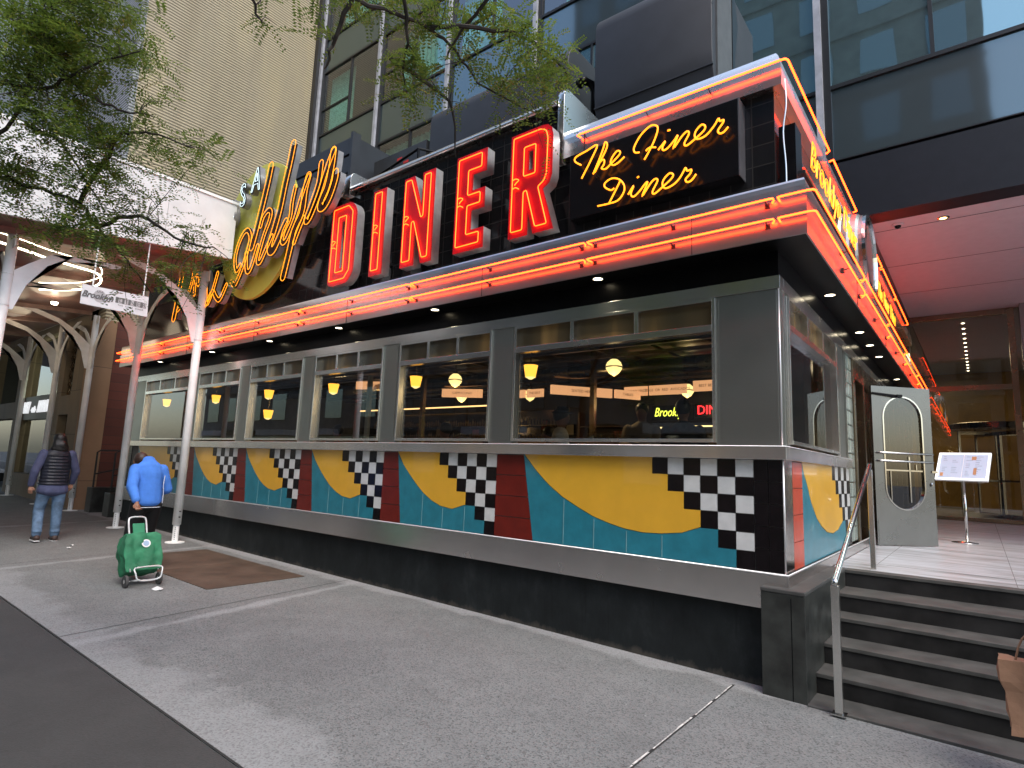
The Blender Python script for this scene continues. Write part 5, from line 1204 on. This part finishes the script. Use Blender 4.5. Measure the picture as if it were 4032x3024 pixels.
# denser mass outside and above the frame so shade and reflections hold up
for q in range(700):
    a=random.uniform(0,6.283); rr_=random.uniform(.3,1.5); c=Vector((-4.6+rr_*math.cos(a),-5.4+rr_*.7*math.sin(a),random.uniform(3.3,5.0)))
    leaf(c,Vector((random.uniform(-1,1),random.uniform(-1,1),random.uniform(-.7,.35))))
m.build('twigs',BARK,TR)
me=bpy.data.meshes.new('crown'); me.from_pydata(leafv,[],leaff); me.update(); o=link('crown',me,LEAFM,TR); 

# ================================================================== people
def unit_sphere(nu=14,nv=9):
    V=[(0,0,1)];F=[]
    for j in range(1,nv):
        a=math.pi*j/nv
        for i in range(nu): b=2*math.pi*i/nu; V.append((math.sin(a)*math.cos(b),math.sin(a)*math.sin(b),math.cos(a)))
    V.append((0,0,-1)); L=len(V)-1
    for i in range(nu): F.append((0,1+i,1+(i+1)%nu)); k=1+(nv-2)*nu; F.append((L,k+(i+1)%nu,k+i))
    for j in range(nv-2):
        for i in range(nu): a=1+j*nu+i; b=1+j*nu+(i+1)%nu; F.append((a,a+nu,b+nu,b))
    return V,F
SPV,SPF=unit_sphere()
def vox(name,shapes,mat,parent,vs=.012,sm=6):
    """shapes -> one continuous skin via voxel remesh. ('c',p,q,r1,r2) capsule, ('e',c,(rx,ry,rz)[,rotz]) ellipsoid"""
    VS=[];FS=[]
    def sph(c,rx,ry,rz,rot=None):
        k=len(VS)
        for (x,y,z) in SPV:
            p=Vector((x*rx,y*ry,z*rz))
            if rot: p=rot@p
            VS.append((p.x+c[0],p.y+c[1],p.z+c[2]))
        FS.extend([tuple(i+k for i in f) for f in SPF])
    for s in shapes:
        if s[0]=='c':
            p,q,r1,r2=Vector(s[1]),Vector(s[2]),s[3],s[4]; L=(q-p).length
            n=max(2,int(L/(min(r1,r2)*.45)))
            for k in range(n+1):
                t=k/n; r=r1+(r2-r1)*t; c=p.lerp(q,t); sph(c,r,r,r)
        elif s[0]=='e': sph(Vector(s[1]),*s[2],rot=s[3] if len(s)>3 else None)
        elif s[0]=='l':   # loft of ellipses: list of (z or point, rx, ry)
            A=s[1]; n_=8
            for a,b in zip(A,A[1:]):
                for k in range(n_+1):
                    t=k/n_; c=Vector(a[0]).lerp(Vector(b[0]),t); rx=a[1]+(b[1]-a[1])*t; ry=a[2]+(b[2]-a[2])*t; sph(c,rx,ry,min(rx,ry)*.6)
    me=bpy.data.meshes.new(name); me.from_pydata(VS,[],FS); me.update()
    o=bpy.data.objects.new(name,me); COL.objects.link(o)
    r=o.modifiers.new('r','REMESH'); r.mode='VOXEL'; r.voxel_size=vs; s=o.modifiers.new('s','SMOOTH'); s.iterations=sm; s.factor=.5
    dg=bpy.context.evaluated_depsgraph_get(); dg.update(); me2=bpy.data.meshes.new_from_object(o.evaluated_get(dg)); bpy.data.objects.remove(o); bpy.data.meshes.remove(me)
    return link(name,me2,mat,parent,smooth=True)
def hand(sh,w,d,down,k=1.0,curl=.6,side=1):
    """w wrist point, d direction of the palm, down: curl direction"""
    d=Vector(d).normalized(); dn=Vector(down).normalized(); acr=d.cross(dn).normalized(); w=Vector(w)
    sh.append(('c',w,w+d*.045*k,.024*k,.028*k)); sh.append(('e',w+d*.055*k,(.030*k,.030*k,.034*k)))
    for i,(o_,L) in enumerate(((-.027,.070),(-.009,.078),(.009,.074),(.027,.060))):
        a=w+d*.075*k+acr*o_*k; b=a+(d*(1-curl*.5)+dn*curl*.6).normalized()*L*.45*k; c=b+(d*(1-curl)+dn*curl).normalized()*L*.33*k; e=c+(d*(.6-curl)+dn*curl).normalized()*L*.25*k
        sh+= [('c',a-d*.02*k,b,.0095*k,.009*k),('c',b,c,.009*k,.008*k),('c',c,e,.008*k,.007*k)]
    a=w+d*.02*k-acr*.025*k*side; b=a-acr*.025*k*side+d*.02*k+dn*.01; c=b+d*.03*k+dn*.012
    sh+= [('c',a,b,.012*k,.011*k),('c',b,c,.011*k,.009*k)]
def v(*a): return Vector(a)
# local frame: +x right, +y forward, z up; rotate so that +y faces -x (walking away along the pavement)
def man():
    P=thing('person','man walking away in a dark quilted vest, blue shirt and blue jeans, black hair','person',(-11.5,-2.03,gz(-11.5)),R(90))
    hipL,hipR=v(-.10,0,.96),v(.10,0,.96); knL,knR=v(-.13,.10,.52),v(.11,.02,.53); anL,anR=v(-.17,-.12,.13),v(.12,.02,.10)
    shL,shR=v(-.20,-.02,1.50),v(.20,-.02,1.50); elL,elR=v(-.30,-.06,1.20),v(.31,.02,1.20); wrL,wrR=v(-.31,.02,.94),v(.30,.12,.97)
    nk=v(0,-.01,1.56); hd=v(0,.015,1.735)
    s=[('e',hd,(.078,.098,.118)),('c',nk,hd-v(0,.01,.06),.058,.055),('e',hd+v(0,.10,-.02),(.012,.018,.02)),('e',hd+v(-.08,.0,-.01),(.012,.02,.032)),('e',hd+v(.08,.0,-.01),(.012,.02,.032)),('e',hd+v(0,.06,-.07),(.04,.04,.04)),
       ('l',[(v(0,0,1.0),.16,.11),(v(0,0,1.2),.15,.10),(v(0,-.01,1.42),.19,.11),(v(0,-.01,1.52),.12,.07)])]
    for a,b,c in ((shL,elL,wrL),(shR,elR,wrR)): s+= [('c',a,b,.052,.042),('c',b,c,.042,.027)]
    for a,b,c in ((hipL,knL,anL),(hipR,knR,anR)): s+= [('c',a,b,.085,.055),('c',b,c,.055,.038)]
    for a,t in ((anL,-.05),(anR,0)): s+= [('c',a+v(0,-.02,-.05),a+v(0,.14,-.075+t*0),.035,.028)]
    hand(s,wrL,(0,.1,-1),(.5,.6,0),1.05,.5,-1); hand(s,wrR,(0,.15,-1),(-.5,.6,0),1.05,.5,1)
    vox('body',s,SKIN,P,.0075,4)
    hr=[('e',hd+v(0,-.03,.03),(.10,.112,.108)),('l',[(hd+v(0,-.06,.02),.10,.07),(hd+v(0,-.085,-.08),.115,.07),(hd+v(.02,-.09,-.16),.12,.065)]),('e',hd+v(.09,-.07,-.13),(.05,.05,.06)),('e',hd+v(-.08,-.08,-.14),(.05,.05,.05)),('e',hd+v(.03,-.12,-.08),(.06,.05,.07))]
    vox('hair',hr,HAIR,P,.012,4)
    jeans=simple('faded_denim',(.10,.17,.27),.8,var=.35,scale=7,bump=.3,bscale=30)
    t=[('l',[(v(0,0,.93),.165,.125),(v(0,0,1.02),.16,.12)])]
    for a,b,c in ((hipL,knL,anL),(hipR,knR,anR)): t+= [('c',a,b,.115,.085),('c',b,c+v(0,0,.02),.085,.072)]
    t+=[('e',knL+v(0,-.03,-.12),(.078,.085,.05)),('e',anR+v(0,-.01,.06),(.078,.09,.035)),('e',anL+v(0,-.01,.06),(.078,.09,.035))]
    vox('jeans',t,jeans,P,.014,3)
    shirt=simple('slate_blue_shirt',(.065,.075,.15),.8,var=.2,scale=6,bump=.3,bscale=25)
    t=[('l',[(v(0,0,.86),.235,.165),(v(0,0,1.0),.205,.15),(v(0,0,1.3),.19,.13),(v(0,-.01,1.47),.2,.12),(v(0,-.01,1.56),.09,.08)])]
    for a,b,c in ((shL,elL,wrL),(shR,elR,wrR)): t+= [('c',a,b,.075,.068),('c',b,c+v(0,0,.03),.068,.052)]
    vox('shirt',t,shirt,P,.014,3)
    vest=simple('navy_quilted_vest',(.008,.010,.020),.55,var=.3,scale=5)
    t=[]
    for k in range(10):
        z=.98+k*.055; f=k/9; t.append(('e',v(0,-.005,z),(.235-.02*math.sin(f*3.14)+(.0 if f<.8 else -.03),.175-.01*f,.036)))
    t.append(('l',[(v(0,-.01,1.0),.215,.15),(v(0,-.01,1.40),.225,.14),(v(0,-.01,1.50),.215,.12),(v(0,-.02,1.57),.13,.10),(v(0,-.01,1.62),.09,.085)]))
    vox('vest',t,vest,P,.012,2)
    shoe=simple('brown_shoe',(.05,.03,.025),.6)
    for a,r_ in ((anL,-.03),(anR,0)):
        q=a-v(0,0,.065) if a is anR else a-v(0,0,.06)
        vox('shoe',[('c',q+v(0,-.05,.01),q+v(0,.10,.0),.05,.045),('e',q+v(0,.15,-.005),(.045,.05,.035))],shoe,P,.01,3)
        bmx=MB().box(a.x-.045,a.x+.045,a.y-.09,a.y+.19,q.z-.05,q.z-.032); bmx.build('shoe_sole',WHITES,P,bevel=.012)
man()
def woman():
    P=thing('person','stooping person in a bright blue fleece jacket and black trousers pulling a trolley','person',(-7.70,-1.93,gz(-7.70)),R(90))
    # coordinates: x lateral(+x is towards +y world), y forward
    hipL,hipR=v(-.09,0,.88),v(.09,0,.88); knL,knR=v(-.12,.10,.48),v(.12,.16,.47); anL,anR=v(-.13,-.22,.14),v(.12,.18,.09)
    shL,shR=v(-.17,.05,1.33),v(.17,.05,1.33); elL=v(-.25,-.13,1.12); wrL=v(-.23,-.30,.93); elR=v(.26,.05,1.08); wrR=v(.16,.22,1.0)
    nk=v(-.01,.10,1.40); hd=v(-.05,.26,1.44)
    s=[('e',hd,(.075,.10,.105)),('c',nk,hd-v(0,.05,.02),.052,.05),('e',hd+v(0,.10,-.03),(.012,.018,.018)),('e',hd+v(-.076,.0,-.01),(.012,.02,.03)),('e',hd+v(.076,.0,-.01),(.012,.02,.03)),
       ('l',[(v(0,0,.92),.15,.11),(v(0,.01,1.1),.13,.10),(v(0,.04,1.28),.16,.10),(v(0,.07,1.38),.10,.07)])]
    for a,b,c in ((shL,elL,wrL),(shR,elR,wrR)): s+= [('c',a,b,.046,.038),('c',b,c,.038,.024)]
    for a,b,c in ((hipL,knL,anL),(hipR,knR,anR)): s+= [('c',a,b,.08,.052),('c',b,c,.052,.034)]
    for a in (anL,anR): s+= [('c',a+v(0,-.02,-.04),a+v(0,.12,-.06),.03,.026)]
    hand(s,wrL,(.1,-.35,-.9),(.0,-.8,.3),1.0,.85,-1); hand(s,wrR,(0,.3,-.8),(-.5,.6,0),1.0,.5,1)
    vox('body',s,SKIN2,P,.0075,4)
    vox('hair',[('e',hd+v(0,-.02,.025),(.088,.11,.095)),('e',hd+v(.03,-.08,-.02),(.06,.06,.07))],simple('dark_brown_hair',(.03,.014,.009),.5,bump=.5,bscale=60),P,.012,4)
    blue=simple('blue_fleece',(.065,.20,.62),.9,var=.1,scale=8,bump=.25,bscale=70,spec=.2)
    t=[('l',[(v(0,0,.92),.185,.15),(v(0,0,1.02),.178,.14),(v(0,.01,1.15),.165,.13),(v(0,.03,1.28),.178,.13),(v(0,.05,1.37),.165,.11),(v(0,.075,1.43),.09,.08),(v(0,.10,1.47),.075,.07)])]
    for a,b,c in ((shL,elL,wrL),(shR,elR,wrR)): t+= [('c',a,b,.078,.07),('c',b,b.lerp(c,.82),.068,.052)]
    J=vox('jacket',t,blue,P,.0125,4)
    wt=simple('pale_piping',(.5,.55,.65),.8)
    m=MB(); m.tube([v(.170,-.07,.90),v(.165,-.085,1.02),v(.15,-.09,1.15),v(.165,-.07,1.26)],.006,6)
    n=28; m.tube([v(.178*math.cos(k*6.2832/n),.142*math.sin(k*6.2832/n),.853) for k in range(n)],.005,6,closed=True); m.build('piping',wt,J)
    MB().lathe([(.012,0),(.012,.004)],c=(0,0,0),n=12,m=Matrix.Translation(v(0,.03,1.455))@Matrix.Rotation(R(90),4,'X')).build('badge',WHITES,J)
    t=[('l',[(v(0,0,.86),.16,.125),(v(0,0,.95),.15,.12)])]
    for a,b,c in ((hipL,knL,anL),(hipR,knR,anR)): t+= [('c',a,b,.11,.08),('c',b,c+v(0,0,.02),.08,.066)]
    vox('trousers',t,simple('black_trousers',(.006,.006,.007),.7),P,.014,3)
    for a in (anL,anR): vox('shoe',[('c',a+v(0,-.05,-.05),a+v(0,.11,-.06),.042,.04)],simple('black_shoe',(.01,.01,.01),.5),P,.01,3)
    P.scale=(1.0,1.0,1.045)
woman()
# shopping trolley
CT_=thing('shopping_trolley','green fabric shopping trolley bag on a white metal frame with two wheels','shopping trolley',(-6.95,-2.17,gz(-6.95)),0)
GRN_=simple('green_fabric',(.018,.16,.075),.75,var=.25,scale=5,bump=.6,bscale=9)
lean=Matrix.Rotation(R(-24),4,'Y')   # top leans towards -x
def bagmesh():
    bm=bmesh.new(); bmesh.ops.create_cube(bm,size=1); bmesh.ops.subdivide_edges(bm,edges=bm.edges,cuts=15,use_grid_fill=True)
    random.seed(2)
    from mathutils import noise as nz_
    for q in bm.verts:
        x,y,z=q.co; t=z+.5
        w_=.205+.03*math.sin(t*3.1)-.04*max(0,t-.8)*5*.3; d_=.12+.025*math.sin(t*3.1)
        rr_=(abs(2*x)**6+abs(2*y)**6)**(1/6) or 1
        q.co=Vector((x*2*d_,y*2*w_,.17+t*.52)); nn=nz_.noise(Vector((q.co.x*9,q.co.y*9,q.co.z*7)))*.04+nz_.noise(Vector((q.co.x*20,q.co.y*24,q.co.z*16)))*.018; q.co+=Vector((nn,nn*.6,nn*.4))
    bmesh.ops.smooth_vert(bm,verts=bm.verts,factor=.5)
    for f in bm.faces: f.smooth=True
    bmesh.ops.transform(bm,matrix=lean,verts=bm.verts)
    me=bpy.data.meshes.new('bag'); bm.to_mesh(me); bm.free(); return me
o=link('bag',bagmesh(),GRN_,CT_); o.modifiers.new('s','SUBSURF').levels=1
m=MB(); m.box(-.14,.10,-.2,.2,.66,.70,m=lean); m.build('bag_flap',simple('green_flap',(.02,.19,.09),.75,var=.2,bump=.4,bscale=12),CT_,bevel=.02)
m=MB(); m.box(.0,.02,-.075,.075,.69,.86,m=lean); m.build('bag_strap',simple('green_strap',(.025,.2,.10),.75),CT_,bevel=.006)
MB().lathe([(.055,.0),(.055,.004),(.0,.005)],c=(0,0,0),n=24,m=lean@Matrix.Translation((.148,.03,.53))@Matrix.Rotation(R(90),4,'Y')).build('round_label',WHITES,CT_)
MB().lathe([(.038,.005),(.0,.0062)],c=(0,0,0),n=24,m=lean@Matrix.Translation((.148,.03,.53))@Matrix.Rotation(R(90),4,'Y')).build('label_print',simple('pale_blue_print',(.3,.4,.55),.7),CT_)
FR=simple('white_metal_tube',(.6,.62,.62),.3,metal=.4)
def LP(pts): return [lean@Vector(p) for p in pts]
m=MB(); m.tube(smoothpts(LP([(-.02,-.11,.66),(-.02,-.11,.90),(-.02,-.085,.955),(-.02,0,.965),(-.02,.085,.955),(-.02,.11,.90),(-.02,.11,.66)]),3),.013,8); m.build('handle',FR,CT_,smooth=True)
m=MB(); m.tube(smoothpts([(.16,-.16,.26),(.20,-.16,.20),(.22,-.13,.12),(.22,0,.10),(.22,.13,.12),(.20,.16,.20),(.16,.16,.26),(.15,0,.27)],3,closed=True),.011,8,closed=True); m.tube([(.02,-.2,.075),(.02,.2,.075)],.008,6); m.tube([(.02,-.15,.075),(.2,-.14,.12)],.008,6); m.tube([(.02,.15,.075),(.2,.14,.12)],.008,6); m.tube([(.05,-.17,.20),(-.1,-.17,.42)],.009,6); m.tube([(.05,.17,.20),(-.1,.17,.42)],.009,6); m.build('frame',FR,CT_,smooth=True)
for y in (-.205,.205):
    Mx=Matrix.Translation((.02,y,.078))@Matrix.Rotation(R(90),4,'X')
    wh=MB().lathe([(.05,-.018),(.078,-.018),(.082,-.01),(.082,.01),(.078,.018),(.05,.018)],n=28,m=Mx).build('wheel',simple('grey_rubber',(.05,.05,.05),.8),CT_,smooth=False)
    MB().lathe([(.02,-.02),(.049,-.012),(.049,.012),(.02,.02)],n=20,m=Mx).build('hub',simple('pale_hub',(.3,.3,.3),.5),wh)

CT_.scale=(.92,.92,.92); CT_.location=(-6.95,-2.16,gz(-6.95))
# passer-by just leaving the frame with a paper bag
def passer():
    P=thing('person','dark-clothed passer-by walking at the right edge with a brown paper bag','person',(1.72,-.62,gz(1.7)),R(-90))
    hipL,hipR=v(-.1,0,.9),v(.1,0,.9); knL,knR=v(-.12,.08,.5),v(.12,.02,.5); anL,anR=v(-.12,-.02,.09),v(.12,.02,.09)
    shL,shR=v(-.19,0,1.42),v(.19,0,1.42); elL,elR=v(-.24,.0,1.13),v(.24,-.03,1.13); wrL,wrR=v(-.24,.1,.9),v(.24,-.12,.93)
    hd=v(0,.02,1.64)
    s=[('e',hd,(.076,.095,.115)),('c',v(0,0,1.47),hd-v(0,.01,.06),.055,.052),('l',[(v(0,0,.95),.15,.11),(v(0,0,1.2),.14,.10),(v(0,0,1.38),.18,.11),(v(0,0,1.45),.11,.07)])]
    for a,b,c in ((shL,elL,wrL),(shR,elR,wrR)): s+= [('c',a,b,.048,.04),('c',b,c,.04,.025)]
    for a,b,c in ((hipL,knL,anL),(hipR,knR,anR)): s+= [('c',a,b,.08,.052),('c',b,c,.052,.036)]
    for a in (anL,anR): s+= [('c',a+v(0,-.02,-.05),a+v(0,.13,-.065),.033,.028)]
    hand(s,wrL,(0,.1,-1),(.5,.6,0)); hand(s,wrR,(0,-.1,-1),(-.2,.9,0),1,.9)
    vox('body',s,SKIN,P,.009,4); vox('hair',[('e',hd+v(0,-.02,.03),(.09,.105,.1))],HAIR,P,.014,3)
    dk_=simple('dark_brown_coat',(.02,.014,.012),.8)
    t=[('l',[(v(0,0,.8),.2,.15),(v(0,0,1.1),.18,.13),(v(0,0,1.38),.2,.12),(v(0,0,1.47),.1,.08)])]
    for a,b,c in ((shL,elL,wrL),(shR,elR,wrR)): t+= [('c',a,b,.07,.06),('c',b,b.lerp(c,.9),.06,.048)]
    vox('coat',t,dk_,P,.016,3)
    t=[]
    for a,b,c in ((hipL,knL,anL),(hipR,knR,anR)): t+= [('c',a,b,.105,.08),('c',b,c,.08,.065)]
    vox('trousers',t,simple('black_cloth',(.01,.01,.011),.8),P,.016,3)
    for a in (anL,anR): vox('shoe',[('c',a+v(0,-.05,-.045),a+v(0,.12,-.05),.045,.04)],BLACK,P,.012,2)
passer()
PB=thing('paper_bag','crumpled brown paper carrier bag entering at the right edge by the steps','paper bag',(1.47,-.58,0))
bm=bmesh.new(); bmesh.ops.create_cube(bm,size=1); bmesh.ops.subdivide_edges(bm,edges=bm.edges,cuts=6,use_grid_fill=True)
from mathutils import noise as _nz
for q in bm.verts:
    x,y,z=q.co; t=z+.5; q.co=Vector((x*(.22+.10*t),y*.16,-.62+t*.40)); nn=_nz.noise(q.co*9)*.03; q.co+=Vector((nn,nn,nn*.4))
me=bpy.data.meshes.new('bag_body'); bm.to_mesh(me); bm.free(); link('bag_body',me,simple('kraft_paper',(.36,.20,.12),.8,var=.15,scale=6,bump=.4,bscale=14),PB)
m=MB(); m.tube(smoothpts([v(-.08,0,-.24),v(-.04,0,-.1),v(.05,0,-.02),v(.12,0,-.1),v(.12,0,-.24)],3),.006,6); m.build('handle',simple('kraft_handle',(.3,.18,.11),.8),PB)

# diners inside
def diner_person(x,y,rot,label,top,hat,dz=0):
    P=thing('person',label,'person',(x,y,-.1+dz),rot,None)
    b=-.0; hd=v(0,.02,1.40); 
    s=[('e',hd,(.076,.095,.115)),('c',v(0,0,1.22),hd-v(0,0,.06),.055,.052),('l',[(v(0,0,.6),.15,.12),(v(0,0,1.0),.15,.11),(v(0,0,1.16),.17,.1),(v(0,0,1.22),.1,.07)]),('c',v(-.1,0,.55),v(-.1,.4,.52),.08,.06),('c',v(.1,0,.55),v(.1,.4,.52),.08,.06),('c',v(-.1,.4,.52),v(-.1,.4,.1),.055,.04),('c',v(.1,.4,.52),v(.1,.4,.1),.055,.04),('c',v(-.19,0,1.17),v(-.24,.12,.92),.05,.04),('c',v(.19,0,1.17),v(.24,.12,.92),.05,.04),('c',v(-.24,.12,.92),v(-.1,.36,.92),.04,.03),('c',v(.24,.12,.92),v(.1,.36,.92),.04,.03)]
    hand(s,v(-.1,.36,.92),(0,1,0),(0,0,-1)); hand(s,v(.1,.36,.92),(0,1,0),(0,0,-1))
    vox('body',s,SKIN2,P,.014,3)
    vox('top',[('l',[(v(0,0,.58),.19,.15),(v(0,0,1.0),.18,.13),(v(0,0,1.17),.19,.11),(v(0,0,1.24),.09,.08)]),('c',v(-.19,0,1.16),v(-.24,.12,.92),.07,.06),('c',v(.19,0,1.16),v(.24,.12,.92),.07,.06),('c',v(-.24,.12,.92),v(-.13,.32,.92),.058,.045),('c',v(.24,.12,.92),v(.13,.32,.92),.058,.045)],top,P,.018,3)
    vox('hair',[('e',hd+v(0,-.02,.035),(.092,.11,.105))],HAIR,P,.016,3)
    if hat: MB().lathe([(.14,.06),(.145,.068),(.09,.08),(.085,.14),(.0,.15)],c=hd,n=20).build('cap',BLACK,P)
    bx('stool',WOOD,P,-.18,.18,-.18,.18,-dz,.5)
WHC=simple('white_shirt_cloth',(.4,.4,.4),.8); DKC=simple('dark_jacket_cloth',(.012,.012,.014),.8)
diner_person(-2.87,.95,R(-60),'seated person in a dark cap and pale sleeve at the left of the big window',WHC,True,.13)
diner_person(-2.33,2.15,R(200),'person with long dark hair in the middle of the big window',simple('beige_cloth',(.2,.16,.12),.8),False,.3)
diner_person(-1.42,1.35,R(10),'dark-jacketed person with back to the street at the right of the big window',DKC,False,.22)
diner_person(-5.15,1.2,R(90),'seated guest in olive at the left of the second window',simple('olive_cloth',(.1,.09,.05),.8),False)
diner_person(-3.9,2.2,R(120),'guest in a grey top further back at the left edge of the big window',simple('grey_guest_cloth',(.12,.12,.13),.8),False)
diner_person(-6.6,1.3,R(-90),'guest in black facing right in the second window from the corner',DKC,False)
diner_person(-7.9,1.2,R(90),'guest with brown top in the third window from the corner',simple('brown_guest_cloth',(.12,.07,.05),.8),False)
for x,y,z,e in ((-15.47,-1.5,4.05,9),(-19,-1.6,4.05,12)):  # second point is added fill light with no lamp of its own
    l=bpy.data.lights.new('shed_lamp_and_fill','POINT'); l.energy=e; l.color=(1,.80,.55); l.shadow_soft_size=.5; lo=bpy.data.objects.new('shed_lamp_and_fill',l); COL.objects.link(lo); lo.location=(x,y,z)
t=thing('shed_downlight','small round lit lamp under the shed deck','ceiling light',(-15.47,-1.49,4.16)); MB().lathe([(.07,.02),(.06,-.03),(0,-.05)],n=14).build('lens',DOWN,t)
for x,y,lab in ((-3.55,2.9,'slim bronze column in the big window'),(-7.2,2.6,'slim bronze column in the second window'),(-1.0,3.2,'slim bronze column at the right of the big window')):
    t=thing('interior_column',lab+' inside the diner','column'); bx('shaft',BRONZE,t,x-.04,x+.04,y-.04,y+.04,-.1,2.72)
PIC=[simple('picture_tone_%s'%k,c,.4) for k,c in (('cream',(.35,.28,.18)),('blue',(.05,.10,.16)),('red',(.25,.05,.03)))]
random.seed(31)
for k in range(12):
    x=-13+k*.72+random.uniform(-.1,.1); z=random.uniform(1.35,1.7); w_=random.uniform(.2,.4); h_=random.uniform(.18,.3)
    t=thing('framed_picture','small framed picture on the dim back wall of the diner','picture',group='framed pictures on the diner back wall')
    bx('frame',BLACK,t,x,x+w_,6.56,6.6,z,z+h_); bx('print',PIC[k%3],t,x+.02,x+w_-.02,6.555,6.5595,z+.02,z+h_-.02)
